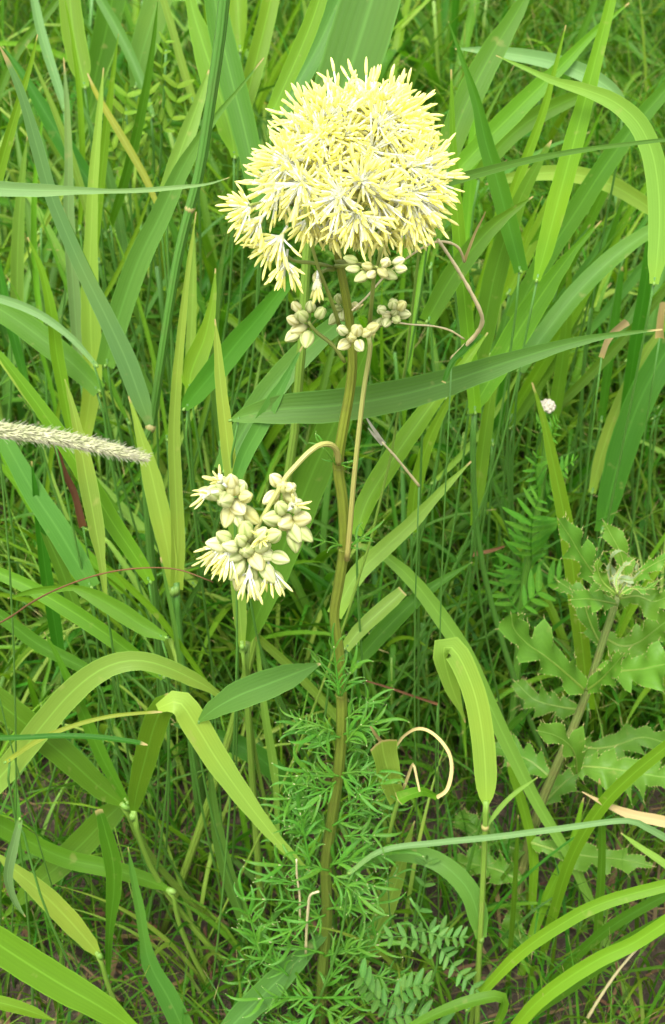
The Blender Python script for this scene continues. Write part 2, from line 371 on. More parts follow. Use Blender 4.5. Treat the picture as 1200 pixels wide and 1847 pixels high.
HERO = [
# label, material, Y base, Y tip, width px (one number or one per point), pixel spine base -> tip, options
('very broad blue-green blade rising behind the top of the yellow flower head', 'blue', .07, .12, [84, 98, 108, 110, 104, 90], [(560, 330), (598, 220), (630, 130), (655, 50), (680, -30), (720, -150)], dict(fold=.1, rad=10)),
('long pale grey-green blade stretched level across the upper left, ending in a tan thread', 'grey', -.02, -.02, [30, 28, 24, 13, 8, 9, 8, 4, 1], [(-70, 333), (-20, 339), (60, 343), (150, 344), (200, 345), (260, 343), (320, 338), (375, 332), (414, 320)], dict(roll=(0, .2), lean=(-.06, .05))),
('bright yellow-green blade with a brown tip crossing the long pale drooping blade', 'bright', .20, .22, [22, 22, 18, 13, 8, 2], [(-40, 440), (-10, 340), (14, 255), (36, 180), (56, 115), (68, 62)], {}),
('slim pale upright blade passing behind the level pale blade', 'grey', .28, .30, [18, 22, 22, 20, 15, 10, 2], [(146, 690), (138, 590), (129, 470), (124, 380), (124, 290), (121, 190), (115, 104)], {}),
('tall lime-green upright blade with a yellow fleck, behind the pale diagonal one', 'lime', .24, .28, [26, 34, 36, 30, 22, 18, 12, 2], [(150, 800), (166, 690), (164, 590), (162, 500), (165, 410), (169, 320), (179, 210), (187, 122)], {}),
('broad saturated green blade with a rounded base high on its own stalk', 'bright', .42, .48, [14, 40, 42, 38, 30], [(154, 158), (144, 115), (132, 55), (124, -20), (110, -110)], dict(fold=.1)),
('wide shaded green blade just behind the rounded bright one', 'mid', .50, .55, [34, 42, 46, 46, 40], [(158, 220), (172, 140), (190, 65), (205, -10), (225, -90)], dict(fold=.1)),
('broad blue-green blade carrying a small brown scar', 'blue', .46, .50, [20, 46, 50, 50, 44], [(244, 158), (254, 105), (272, 45), (292, -20), (320, -100)], dict(fold=.1)),
('dark blue-green blade slanting down between two broad green ones', 'blue', .40, .48, [10, 18, 20, 18, 16], [(276, 210), (246, 125), (216, 60), (180, -5), (150, -60)], {}),
('pale slender blade with a white droplet near the small-leaved weed', 'pale', .44, .46, [14, 15, 14, 12, 10], [(350, 185), (328, 115), (311, 52), (294, -5), (280, -60)], {}),
('broad glossy green blade with rounded base, hanging left of the flower head', 'bright', .30, .40, [12, 44, 54, 48, 36, 20, 6], [(424, 284), (416, 235), (398, 175), (380, 120), (362, 65), (346, 10), (335, -60)], dict(fold=.1)),
('broad light green blade rising beside the flower head from below', 'mid', .24, .36, [24, 40, 46, 48, 44, 36], [(470, 380), (456, 300), (438, 220), (416, 135), (398, 55), (384, -20)], dict(fold=.1)),
('bright ribbon blade leaning over the broad ones above the flower head', 'bright', .34, .40, [26, 32, 34, 32, 28], [(438, 205), (452, 150), (466, 95), (482, 30), (498, -40)], {}),
('short broad glowing green blade standing at the far edge of the tall grass', 'bright', .55, .6, [10, 32, 36, 32], [(434, 92), (431, 45), (428, -10), (424, -80)], {}),
('yellow-green ribbon blade slanting up beside the very broad blue-green one', 'bright', .26, .34, [24, 30, 32, 30, 24], [(490, 205), (515, 150), (542, 90), (566, 30), (592, -50)], {}),
('blue-green blade half hidden behind the slanting yellow-green ribbon', 'blue', .34, .40, [30, 38, 40, 38], [(508, 210), (540, 145), (575, 80), (612, 0)], {}),
('narrow green blade curving out over the left edge of the meadow', 'mid', .45, .5, [12, 16, 16, 12, 5], [(-20, 215), (25, 105), (65, 50), (105, 0), (140, -50)], {}),
('pale blade with a white streak leaning down beside the saturated broad one', 'grey', .42, .46, [10, 16, 18, 17, 14], [(118, 200), (103, 150), (85, 95), (70, 40), (58, -20)], {}),
('long shaded blade slanting behind the two upright pale blades', 'deep', .36, .40, [24, 32, 32, 26, 14, 4], [(176, 345), (142, 300), (110, 250), (80, 200), (45, 140), (10, 90)], {}),
('yellowing narrow blade with brown patches slanting across the left grass', 'yellow', .30, .34, [8, 13, 14, 12, 8, 2], [(288, 380), (262, 320), (225, 255), (195, 205), (172, 165), (158, 132)], {}),
('broad blue-green blade tapering up to a thin tan thread beside the dark culm', 'blue', .18, .22, [34, 42, 42, 38, 30, 20, 10, 5, 2], [(190, 660), (212, 580), (248, 475), (288, 392), (325, 312), (358, 255), (398, 200), (438, 152), (476, 104)], {}),
('pale green blade tucked behind the dark culm', 'pale', .26, .3, [26, 32, 30, 20, 5], [(298, 350), (318, 295), (340, 235), (360, 180), (374, 135)], {}),
('narrow lime-green upright blade ending in a fine tip beside the dark culm', 'lime', .12, .16, [24, 26, 24, 22, 19, 15, 9, 2], [(318, 1064), (321, 980), (317, 880), (314, 790), (318, 700), (327, 600), (339, 490), (354, 382)], dict(rad=6)),
('curved bright leaf with a broad rounded base and thin upright tip', 'bright', .14, .17, [10, 36, 40, 34, 20, 11, 2], [(343, 704), (343, 680), (353, 650), (368, 615), (378, 575), (385, 535), (389, 484)], dict(fold=.12)),
('dark green blade slanting up to the right from a pale collar', 'deep', .12, .2, [14, 36, 44, 42, 34, 24], [(332, 738), (352, 712), (392, 664), (432, 614), (470, 570), (510, 520)], {}),
('slim lime-green blade standing just left of the small flower cluster', 'lime', .03, .05, [24, 26, 24, 20, 14, 2], [(424, 900), (414, 830), (406, 760), (398, 690), (393, 630), (388, 575)], {}),
('blue-green pointed blade slanting up to the buds left of the main stem', 'blue', .02, .04, [20, 28, 30, 26, 16, 8, 2], [(424, 870), (442, 820), (470, 768), (492, 725), (512, 690), (530, 655), (546, 624)], {}),
('wide shaded blue-green blade behind the small flower cluster', 'blue', .08, .14, [40, 46, 48, 44, 34], [(404, 850), (432, 790), (480, 715), (536, 648), (600, 590)], dict(fold=.1)),
('long broad grey-green blade running level behind the main stem to the right', 'blue', .03, .03, [4, 34, 54, 60, 60, 57, 50, 42, 30, 19, 10, 3], [(416, 758), (452, 747), (510, 738), (580, 734), (650, 726), (725, 712), (800, 692), (875, 667), (950, 642), (1030, 619), (1105, 604), (1195, 594)], dict(roll=(.1, -.1), fold=.14, lean=(-.02, .06))),
('broad light green blade rising from a yellow collar right behind the main stem', 'mid', .045, .10, [10, 36, 56, 64, 64, 60, 50, 28, 4], [(441, 1168), (464, 1112), (500, 1020), (532, 935), (562, 858), (596, 782), (624, 718), (652, 655), (675, 600)], dict(fold=.09, rad=7, lean=(0.002, .02))),
('light green narrow blade below the small flower cluster', 'lime', .04, .05, [12, 24, 26, 24, 18], [(437, 1166), (433, 1110), (428, 1040), (424, 960), (430, 900)], dict(rad=4)),
('bright green blade sweeping up to the right of the dry yellow side branch', 'bright', .05, .12, [22, 36, 40, 38, 28, 16, 3], [(642, 965), (662, 905), (698, 845), (742, 780), (792, 712), (838, 655), (880, 600)], {}),
('broad yellow-green blade with a long tan tip pointing up right', 'bright', .16, .20, [20, 34, 46, 48, 42, 26, 12, 2], [(852, 740), (872, 706), (905, 650), (940, 590), (975, 535), (1010, 485), (1045, 440), (1085, 398)], dict(rad=6)),
('long pale yellow-green blade slanting up from the main stem to a fine tip', 'pale', .06, .10, [30, 32, 30, 26, 16, 3], [(604, 1110), (640, 1042), (692, 990), (742, 944), (792, 890), (850, 832)], {}),
('long light green blade arching from the lower right up to the main stem', 'pale', .06, .09, [12, 14, 17, 21, 26, 28, 30, 30, 26, 18, 4], [(1155, 1860), (1105, 1730), (1040, 1570), (970, 1450), (920, 1350), (880, 1265), (840, 1180), (795, 1112), (745, 1047), (690, 1000), (630, 978)], dict(culm=False)),
('green blade with reddish edge pointing up right beside the folded cut blade', 'mid', .07, .1, [20, 30, 32, 26, 14, 2], [(640, 1200), (668, 1165), (710, 1120), (755, 1078), (800, 1046), (852, 1014)], {}),
('folded pale blade with a cut-off end right of the main stem', 'pale', .05, .07, [20, 26, 28, 26, 20], [(622, 1170), (648, 1138), (680, 1108), (706, 1085), (727, 1066)], dict(cut=True)),
('blue-green broad blade slanting down from the left below the foxtail', 'blue', .10, .14, [32, 42, 44, 40, 32, 24], [(166, 1060), (140, 1015), (105, 955), (62, 890), (18, 812), (-30, 730)], dict(fold=.1)),
('long bright blade slanting down under the foxtail spike', 'bright', .07, .10, [18, 28, 32, 32, 30, 24, 16, 6], [(272, 1050), (250, 1012), (202, 940), (152, 855), (102, 778), (60, 718), (20, 665), (-15, 620)], {}),
('folded yellow-green blade hanging straight below the foxtail spike', 'lime', .05, .08, [6, 14, 30, 34, 28, 16, 10, 2], [(192, 1090), (184, 1020), (173, 950), (159, 875), (148, 815), (138, 765), (128, 722), (117, 684)], {}),
('dark saturated upright blade crossing the diagonal ones below the foxtail', 'deep', .11, .12, [20, 24, 22, 18, 12, 3], [(110, 1200), (98, 1120), (84, 1040), (74, 965), (66, 900), (57, 832)], {}),
('bright blade slanting down right past the curled brown-tipped leaf', 'bright', .05, .08, [14, 26, 30, 30, 26, 20], [(296, 1222), (250, 1188), (190, 1143), (125, 1100), (55, 1060), (-40, 1018)], {}),
('curling green leaf with a twisted brown tip above the big arching blade', 'mid', .03, .05, [14, 30, 34, 30, 20, 10, 14, 12, 2], [(300, 1150), (262, 1132), (222, 1106), (182, 1082), (150, 1066), (130, 1060), (100, 1062), (60, 1066), (14, 1079)], dict(roll=(0, .5))),
('green blade entering low from the left above the big arching blade', 'mid', .05, .06, [16, 24, 26, 24, 22], [(176, 1216), (122, 1190), (66, 1160), (10, 1118), (-50, 1080)], {}),
('big pale arching blade bending over at the left', 'pale', .01, .03, [44, 44, 44, 46, 46, 42, 38, 34, 32, 28, 14, 3], [(-50, 1450), (0, 1402), (42, 1352), (84, 1300), (126, 1252), (172, 1214), (215, 1195), (258, 1192), (302, 1204), (346, 1224), (385, 1246), (420, 1275)], dict(fold=.08, roll=(.1, -.3), culm=True, lean=(-.02, .02))),
('lens-shaped blue-green leaf pointing at the main stem', 'blue', .0, .0, [3, 34, 52, 54, 46, 26, 3], [(352, 1306), (388, 1278), (432, 1254), (478, 1236), (520, 1220), (550, 1208), (578, 1197)], dict(fold=.1, roll=(.2, -.1))),
('narrow pale stalk-like blade slanting down right behind the lens-shaped leaf', 'pale', .09, .07, [10, 15, 16, 16, 12], [(640, 1330), (610, 1296), (560, 1240), (510, 1190), (440, 1128)], {}),
('thin light green pointed blade below the lens-shaped leaf', 'pale', .04, .05, [9, 10, 16, 14, 9, 5], [(500, 1520), (499, 1440), (492, 1370), (480, 1300), (470, 1220), (463, 1150)], {}),
('dark green blade with a yellow edge sloping down right below the lens-shaped leaf', 'deep', .06, .09, [12, 32, 38, 36, 26, 10], [(585, 1500), (540, 1440), (482, 1378), (425, 1342), (375, 1325), (330, 1310)], {}),
('blue-green arched leaf drooping onto a thin stalk right of the feathery foliage', 'blue', -.01, .03, [20, 38, 38, 36, 34, 32, 28, 18, 4], [(868, 1692), (862, 1650), (848, 1610), (822, 1578), (788, 1553), (745, 1540), (700, 1540), (660, 1556), (620, 1585)], dict(fold=.1, rad=5, lean=(.0, .01))),
('very thin pale blade stretched level and bent down at the right edge', 'grey', -.02, -.02, [8, 10, 11, 11, 11, 10, 12, 14], [(630, 1575), (690, 1534), (790, 1520), (890, 1510), (1000, 1496), (1125, 1480), (1165, 1492), (1230, 1528)], {}),
('long glossy blade arching low from the thin stalk to the right edge', 'bright', -.03, -.02, [10, 18, 22, 24, 24, 22], [(842, 1822), (880, 1778), (935, 1722), (1005, 1672), (1090, 1628), (1230, 1590)], {}),
('bright broad blade sweeping along the bottom right over the straw', 'bright', -.03, -.02, [22, 26, 28, 28, 26, 26], [(920, 1865), (965, 1812), (1020, 1768), (1085, 1728), (1145, 1700), (1230, 1645)], {}),
('bent green blade with a brown spot along the bottom edge', 'mid', -.05, -.04, [14, 18, 22, 22, 20, 16, 10], [(735, 1856), (780, 1832), (830, 1812), (875, 1800), (905, 1798), (908, 1820), (885, 1870)], {}),
('bright blade with a tan upper edge slanting across the thistle leaves', 'bright', .05, .03, [12, 18, 22, 24, 24, 22], [(975, 1740), (998, 1650), (1030, 1550), (1080, 1462), (1140, 1398), (1225, 1330)], {}),
('tan-striped pale blade pointing left across the thistle', 'dry', .04, .04, [16, 20, 18, 10, 2], [(1240, 1492), (1190, 1480), (1140, 1470), (1095, 1452), (1050, 1428)], {}),
('short pale blade pointing up left below the tan-striped one', 'pale', .03, .04, [14, 14, 10, 2], [(1240, 1590), (1190, 1552), (1150, 1525), (1120, 1502)], {}),
('upright narrow green blade beside the drooping leaf stalk', 'mid', .03, .03, [8, 10, 10, 8, 2], [(914, 1800), (922, 1700), (928, 1620), (932, 1540), (935, 1470)], dict(culm=False)),
('tall light green blade standing in front of the creamy-budded plant', 'bright', .14, .18, [24, 28, 30, 30, 26, 20, 12, 3], [(1062, 1280), (1052, 1180), (1040, 1080), (1028, 985), (1012, 900), (996, 825), (980, 755), (960, 690)], {}),
('bright narrow blade on a stalk left of the creamy-budded plant', 'bright', .2, .24, [12, 24, 26, 24, 16, 6], [(854, 948), (861, 895), (869, 830), (878, 765), (888, 705), (905, 640)], {}),
('wide saturated green blade at the right edge below the dry brown scrap', 'deep', .24, .3, [26, 44, 52, 52, 44], [(1085, 960), (1104, 880), (1126, 800), (1165, 700), (1230, 590)], dict(fold=.1)),
('upright dark green blade standing behind the long level blade at the right', 'deep', .3, .3, [18, 22, 24, 22, 20], [(1120, 800), (1135, 700), (1150, 600), (1165, 510), (1180, 400)], {}),
('narrow dark upright blade next to the wide saturated one', 'deep', .32, .34, [14, 16, 16, 10], [(1085, 760), (1095, 680), (1108, 590), (1120, 500)], {}),
('big drooping light green leaf bent over at the upper right edge', 'pale', .14, .18, [16, 34, 40, 40, 38, 36, 30, 22, 14, 8, 2], [(1180, 512), (1186, 460), (1190, 395), (1186, 325), (1174, 268), (1148, 218), (1105, 182), (1050, 160), (1000, 146), (950, 124), (895, 100)], dict(fold=.1)),
('pale grey-green blade arching behind the big drooping leaf', 'grey', .3, .34, [14, 26, 30, 28, 24, 14, 4], [(1130, 200), (1105, 165), (1060, 135), (1000, 112), (940, 100), (880, 92), (830, 88)], {}),
('thin blue-green blade pointing right from behind the flower head', 'blue', .04, -.02, [18, 19, 17, 13, 10, 8, 7], [(770, 338), (820, 324), (880, 308), (950, 290), (1020, 276), (1100, 264), (1220, 250)], dict(roll=(.2, .2), rad=3)),
('broad light blade leaning right above the thin level blue-green one', 'mid', .2, .26, [36, 48, 50, 44, 30, 10], [(785, 340), (818, 245), (855, 158), (890, 92), (925, 35), (960, -25)], dict(fold=.1)),
('dark green blade with a fine tip leaning left over the pale arching one', 'deep', .16, .2, [26, 34, 34, 28, 18, 9, 2], [(940, 490), (918, 405), (896, 322), (876, 255), (860, 185), (836, 112), (809, 38)], {}),
('light green band-like blade slanting up right in the upper meadow', 'bright', .28, .33, [30, 36, 38, 34, 24, 14, 3], [(815, 320), (862, 268), (915, 215), (962, 168), (1010, 122), (1070, 60), (1135, 5)], {}),
('tall clean light green blade standing up right from a pale collar', 'bright', .15, .2, [14, 32, 38, 36, 30, 24, 20, 16], [(968, 506), (985, 445), (1008, 358), (1034, 262), (1058, 172), (1078, 95), (1095, 30), (1112, -40)], {}),
('slim upright blade with a thin tan tip among the slanting bands', 'bright', .22, .24, [12, 18, 18, 14, 8, 2], [(908, 400), (930, 335), (957, 265), (981, 198), (1002, 120), (1021, 45)], {}),
('shaded band-like blade below the light one in the upper meadow', 'mid', .34, .36, [24, 30, 32, 28, 18], [(860, 320), (905, 262), (955, 218), (1010, 188), (1060, 168)], {}),
('pale level arching blade behind the tall clean light green blade', 'pale', .32, .3, [20, 28, 30, 30, 26, 18], [(1185, 385), (1150, 360), (1100, 332), (1040, 315), (980, 312), (915, 322)], {}),
('green band blade sloping up right under the big drooping leaf', 'mid', .26, .3, [28, 36, 38, 36, 30, 22], [(925, 575), (985, 465), (1040, 380), (1095, 295), (1155, 215), (1230, 130)], {}),
('blue-green blade curving up right behind the yellow-green tan-tipped one', 'blue', .22, .28, [24, 34, 36, 34, 26, 14], [(935, 668), (975, 612), (1035, 535), (1098, 472), (1160, 425), (1225, 390)], {}),
('bright upright blade standing right of the flower head', 'bright', .14, .18, [22, 26, 26, 24, 18, 10, 3], [(858, 745), (848, 640), (836, 520), (827, 410), (820, 320), (816, 220), (814, 125)], {}),
('broad yellow-green blade leaning up right behind the dry curled straw', 'mid', .17, .2, [28, 40, 42, 36, 24, 10], [(850, 700), (872, 600), (892, 500), (915, 420), (945, 345), (985, 270)], dict(fold=.1)),
('blue-tinged blade with a tan tip behind the dry curled straw', 'mid', .13, .15, [30, 38, 36, 26, 14, 2], [(770, 580), (812, 505), (852, 450), (890, 408), (925, 380), (962, 354)], {}),
('bright pointed blade right of the main stem under the level grey-green one', 'bright', .16, .18, [20, 24, 22, 14, 3], [(742, 960), (750, 880), (772, 800), (800, 740), (830, 690)], {}),
('long blade entering from the left edge with a brown speckled end', 'mid', .2, .25, [30, 42, 46, 44, 40], [(180, 705), (130, 655), (75, 610), (20, 570), (-50, 530)], dict(fold=.1)),
('thin pale blade sloping over the broad one at the left edge', 'grey', .17, .2, [8, 12, 15, 16, 14], [(175, 660), (130, 610), (80, 572), (30, 548), (-40, 528)], {}),
('narrow yellow-green blade tilting up left toward a brown tip', 'bright', .18, .2, [14, 22, 24, 20, 12, 3], [(132, 800), (118, 720), (103, 640), (94, 570), (76, 490), (50, 428)], {}),
('slanting light blade at the left edge just above the foxtail spike', 'lime', .10, .12, [8, 14, 16, 14, 10], [(100, 790), (72, 745), (40, 700), (8, 655), (-30, 610)], {}),
('wide mid-green leaf sloping from the left edge to a yellow collar', 'mid', .02, .03, [12, 40, 48, 50, 46], [(226, 1454), (180, 1420), (125, 1370), (62, 1318), (-50, 1230)], dict(fold=.1, rad=6, lean=(.05, .05))),
('upright narrow leaf rising from the yellow collar to a fine tip', 'mid', .02, .03, [10, 18, 24, 22, 16, 9, 2], [(230, 1448), (208, 1410), (184, 1365), (158, 1305), (130, 1240), (102, 1180), (80, 1140)], dict(rad=3, lean=(.05, .05))),
('broad shaded blade slanting down left below the yellow collar', 'mid', .05, .03, [20, 46, 50, 46, 34, 10], [(232, 1440), (190, 1478), (150, 1520), (105, 1562), (60, 1600), (20, 1640)], dict(fold=.1)),
('long mid-green blade running from a pale collar to the left edge', 'mid', .02, .02, [8, 26, 32, 32, 32, 34, 30], [(310, 1607), (262, 1586), (196, 1566), (130, 1552), (75, 1530), (25, 1502), (-50, 1462)], dict(rad=5, lean=(.02, .01))),
('upright folded blade with a pale cut top in the lower left', 'mid', -.01, .0, [8, 14, 28, 32, 28, 18, 14], [(195, 1768), (197, 1690), (206, 1600), (203, 1550), (193, 1510), (185, 1480), (178, 1460)], dict(cut=True)),
('blue-green blade with a needle tip rising from the bottom left', 'blue', -.03, -.02, [40, 38, 30, 18, 18, 12, 2], [(335, 1865), (305, 1802), (272, 1742), (260, 1690), (252, 1640), (240, 1580), (231, 1528)], dict(culm=False)),
('glossy lime-green spear-shaped leaf above the bottom left broad blade', 'lime', -.02, -.02, [8, 28, 38, 38, 32, 22, 8], [(180, 1724), (160, 1700), (125, 1660), (88, 1622), (55, 1592), (25, 1568), (0, 1545)], dict(fold=.12, rad=5, lean=(.03, .0))),
('broadest bright green blade sweeping in over the bottom left corner', 'bright', -.06, -.05, [20, 48, 58, 60, 58], [(250, 1862), (185, 1818), (115, 1778), (50, 1738), (-60, 1668)], dict(fold=.1)),
('small green leaf lying in the bottom left corner', 'bright', -.06, -.06, [22, 24, 20, 3], [(-30, 1802), (15, 1812), (55, 1824), (98, 1840)], {}),
('twisted pale blade hanging from a narrow bent one at the lower left edge', 'grey', -.03, -.04, [10, 14, 20, 20, 16, 14, 2], [(36, 1478), (30, 1505), (20, 1545), (14, 1580), (20, 1610), (30, 1632), (46, 1654)], dict(roll=(.1, .9))),
('thin dark blade lying level in front of the big arching blade', 'deep', -.03, -.03, [9, 10, 10, 10, 9], [(-40, 1332), (40, 1330), (110, 1327), (180, 1330), (247, 1339)], dict(lean=(-.04, .05))),
('thin yellowish blade curving over the big arching blade to the folded one', 'yellow', -.01, .0, [8, 9, 8, 7, 5], [(10, 1375), (70, 1335), (130, 1310), (200, 1292), (282, 1284)], {}),
('blue-green blade standing beside the feathery foliage low on the left', 'blue', .03, .04, [22, 26, 24, 16, 5], [(440, 1660), (415, 1590), (396, 1520), (385, 1450), (378, 1380)], {}),
('broad blue-green blade lying low at the bottom under the feathery leaves', 'blue', -.03, .0, [30, 44, 46, 36, 20], [(400, 1870), (440, 1828), (490, 1780), (530, 1740), (570, 1700)], {}),
('light green blade slanting up behind the feathery leaves near the vetch', 'pale', .02, .04, [24, 32, 34, 28, 16, 5], [(650, 1740), (672, 1690), (700, 1630), (718, 1580), (730, 1540), (745, 1490)], {}),
('green blade sloping down right under the foxtail beside the brown thread', 'mid', .1, .12, [12, 22, 24, 20, 12], [(150, 1130), (130, 1080), (112, 1030), (95, 990), (78, 955)], {}),
('narrow green blade running straight up right across the lower left grass', 'bright', .07, .06, [8, 10, 12, 12, 8, 2], [(385, 1250), (330, 1170), (285, 1110), (240, 1065), (210, 1035), (180, 1010)], {}),
('thin blue stalk-like blade crossing behind the arching one', 'blue', .06, .07, [6, 8, 8, 7, 3], [(340, 1290), (325, 1200), (315, 1130), (303, 1070), (290, 1005)], {}),
('bright blade under the drooping pale leaf pointing at the thistle', 'bright', .07, .1, [14, 18, 18, 14], [(960, 1640), (962, 1540), (945, 1460), (925, 1400)], {}),
('upright pair-edged green blade through the thistle leaves', 'bright', .05, .08, [14, 18, 18, 14, 6], [(940, 1760), (970, 1660), (1000, 1590), (1030, 1530), (1050, 1450)], {}),
('narrow green blade standing by the thistle base', 'mid', .04, .05, [14, 16, 14, 8], [(1075, 1720), (1082, 1620), (1086, 1520), (1082, 1420)], {}),
('shaded blade arching up to the right edge above the straw', 'deep', .02, .02, [14, 18, 20, 18], [(990, 1780), (1050, 1715), (1120, 1660), (1230, 1600)], {}),
('broad shaded blade above the bright bottom right one', 'mid', -.01, -.01, [14, 24, 30, 30], [(960, 1830), (1040, 1770), (1120, 1710), (1230, 1650)], {}),
]
# the dark culm with its two leaves and the stalk carrying the pale hanging leaf
def dark_culm():
    Y = .17
    base = P(258, 900, Y); g = Vector((base.x-.004, base.y+.03, -.006))
    pts = [(410, -60), (398, 60), (385, 150), (362, 300), (343, 375), (320, 470), (297, 610), (274, 768), (262, 860)]
    cc = [P(u, v, Y) for u, v in pts][::-1]
    e = empty('grass_shoot', (g.x, g.y, 0), 'tall dark green culm with orange joint, bearing a long pale drooping blade', 'grass')
    c, ws, L = spline([g]+cc, 40, [8*PX(g)]+[(7+.2*k)*PX(cc[0])*1.05 for k in range(9)])
    part('stem', tube(MB(), c, ws, 9).me('stem', MT['culm_dark']), e)
    for (u, v) in ((343, 376), (272, 770)):
        p = P(u, v, Y); r = 9*PX(p)
        d = (P(u+6, v-30, Y)-p).normalized()
        part('joint', tube(MB(), [p-d*r*.9, p, p+d*r*.9], [r*.9, r*1.12, r*.9], 10).me('joint', MT['node']), e)
    lp = [(270, 766), (252, 715), (228, 650), (190, 568), (150, 488), (112, 402), (90, 345), (68, 268), (40, 172), (16, 115), (0, 84)]
    c, ws, rl = leaf_geo(lp, Y-.02, Y-.05, [14, 36, 38, 32, 27, 25, 24, 24, 16, 9, 2])
    part('leaf', ribbon(MB(), c, ws, to_cam, rl, .14).me('leaf', MT['grey']), e)
dark_culm()
def hanging_leaf():
    Y = -.01
    e0 = P(862, 1870, Y); g = Vector((e0.x, e0.y, 0))
    e = empty('grass_shoot', g, 'yellow culm bearing a big pale lime leaf bent over right of the feathery plant', 'grass')
    st = [P(u, v, Y) for u, v in ((860, 1890), (863, 1760), (869, 1640), (874, 1530), (877, 1445))]
    c, ws, L = spline([Vector((st[0].x, st[0].y, -.006))]+st, 26, [4.8*PX(st[0])]*6)
    part('stem', tube(MB(), c, ws, 8).me('stem', MT['culm']), e)
    p = P(875, 1492, Y); r = 6.5*PX(p)
    part('joint', tube(MB(), [p+Vector((0, 0, -r)), p, p+Vector((0, 0, r))], [r*.8, r*1.15, r*.8], 9).me('joint', MT['node']), e)
    c, ws, rl = leaf_geo([(877, 1452), (877, 1425), (876, 1390), (871, 1330), (860, 1265), (843, 1215), (824, 1178), (806, 1164), (800, 1180), (812, 1230), (835, 1290)],
                         Y, Y+.03, [10, 34, 41, 42, 42, 42, 44, 46, 40, 30, 6], roll=(0, .25), fold=.07)
    part('leaf', ribbon(MB(), c, ws, to_cam, rl, .08).me('leaf', MT['lime']), e)
    c, ws, rl = leaf_geo([(875, 1495), (900, 1460), (930, 1430), (970, 1402)], Y, Y+.03, [4, 9, 8, 2])
    part('leaf', ribbon(MB(), c, ws, to_cam, rl, .1).me('leaf', MT['pale']), e)
hanging_leaf()
def folded_leaf():
    e = put_blade('folded lime-green leaf bent over and sweeping down right to the feathery foliage', 'mid', .012, .004, [10, 32, 42, 46, 44, 34], [(240, 1472), (247, 1428), (262, 1370), (276, 1318), (292, 1278), (312, 1264)], cut=True, fold=.06, rad=6, roll=(0, 0), lean=(.05, .03))
    c, ws, rl = leaf_geo([(284, 1278), (322, 1266), (352, 1306), (390, 1368), (430, 1425), (470, 1478), (510, 1526), (562, 1574)], .002, -.012, [16, 46, 50, 46, 38, 28, 18, 3], (.1, -.1))
    part('leaf', ribbon(MB(), c, ws, to_cam, rl, .07).me('leaf', MT['lime']), e)
folded_leaf()
for h in HERO:
    put_blade(*h[:6], **h[6])
# further single blades of the same stand, set a little behind the traced ones
rb_ = random.Random(31)
for k in range(64):
    right = k % 2 == 0
    u = rb_.uniform(770, 1230) if right else rb_.uniform(-30, 420); v = rb_.uniform(430, 900) if right else rb_.uniform(380, 1080)
    Yb = (.24 if v > 700 else .34)+rb_.uniform(0, .1); ln = rb_.uniform(260, 460); a = R(rb_.gauss(62, 13) if right else rb_.gauss(98, 17)); bd = rb_.uniform(-.25, .25)
    pts = []; q = [u, v]
    for i in range(7):
        pts.append((q[0], q[1])); f = a+bd*(i/3-1); q = [q[0]+math.cos(f)*ln/6, q[1]-math.sin(f)*ln/6]
    w_ = rb_.choice((8, 11, 14, 18, 24)); m_ = rb_.choice(('bright', 'mid', 'mid', 'deep', 'blue', 'pale', 'bright'))
    hue = dict(bright='bright green', mid='mid-green', deep='dark green', blue='blue-green', pale='pale green')[m_]; sz = 'slim' if w_ < 13 else 'broad'
    where = 'slanting up among the tall grass by the drooping leaf' if right else 'standing among the tall grass behind the foxtail'
    put_blade(f'{hue} {sz} blade {where}', m_, Yb, Yb+rb_.uniform(-.02, .05), [w_*x for x in (.6, .95, 1, .95, .75, .45, .05)], pts, group=f'{hue} {sz} blades {where}')
# the pair of lime leaves that share one collar
put_blade('broad lime-green pointed blade sharing its collar with a narrow upright one', 'lime', .12, .14, [12, 30, 38, 36, 26, 16, 9, 2],
          [(312, 1066), (304, 1000), (290, 930), (276, 868), (264, 820), (252, 780), (243, 748), (232, 714)], rad=6, lean=(.004, .05))

# ------------------------------------------------------------------ meadow-rue, the subject
YS = 0.0
STEM = [(575, 1880), (582, 1750), (590, 1650), (588, 1560), (600, 1470), (612, 1380), (617, 1290), (612, 1180), (603, 1110), (612, 1050), (621, 980), (618, 900), (610, 840), (618, 780), (632, 700), (636, 640), (628, 560), (612, 470), (600, 400), (610, 330)]
def stem_at(v):
    for (u0, v0), (u1, v1) in zip(STEM, STEM[1:]):
        if v1 <= v <= v0: return u0+(u1-u0)*(v0-v)/(v0-v1)
    return STEM[0][0]
rb = P(575, 1880, YS)
RUE = empty('meadow_rue', (rb.x, rb.y, 0), 'tall flowering plant with a fluffy pale yellow head and feathery leaves on one stem', 'wildflower')
def rue_stem():
    c = [P(u, v, YS) for u, v in STEM]
    c = [Vector((c[0].x, c[0].y, -.008))]+c[1:]
    wd = [10.5, 10.5, 10.5, 10.5, 10.5, 10.5, 10.5, 9.8, 9.3, 9.8, 10.2, 10.4, 10.4, 9.8, 9.4, 9, 8.5, 7.8, 7, 5]
    c, ws, L = spline(c, 90, [x*PX(p) for x, p in zip(wd, c)])
    part('stem', tube(MB(), c, ws, 12).me('stem', MT['rue_stem']), RUE)
    for v in (843, 1253, 1395, 1570, 990):
        p = P(stem_at(v), v, YS); r = 11*PX(p)
        part('node', tube(MB(), [p+Vector((0, 0, -r*.35)), p, p+Vector((0, 0, r*.4))], [r*.8, r*1.05, r*.8], 12).me('node', MT['rue_stem']), RUE)
rue_stem()
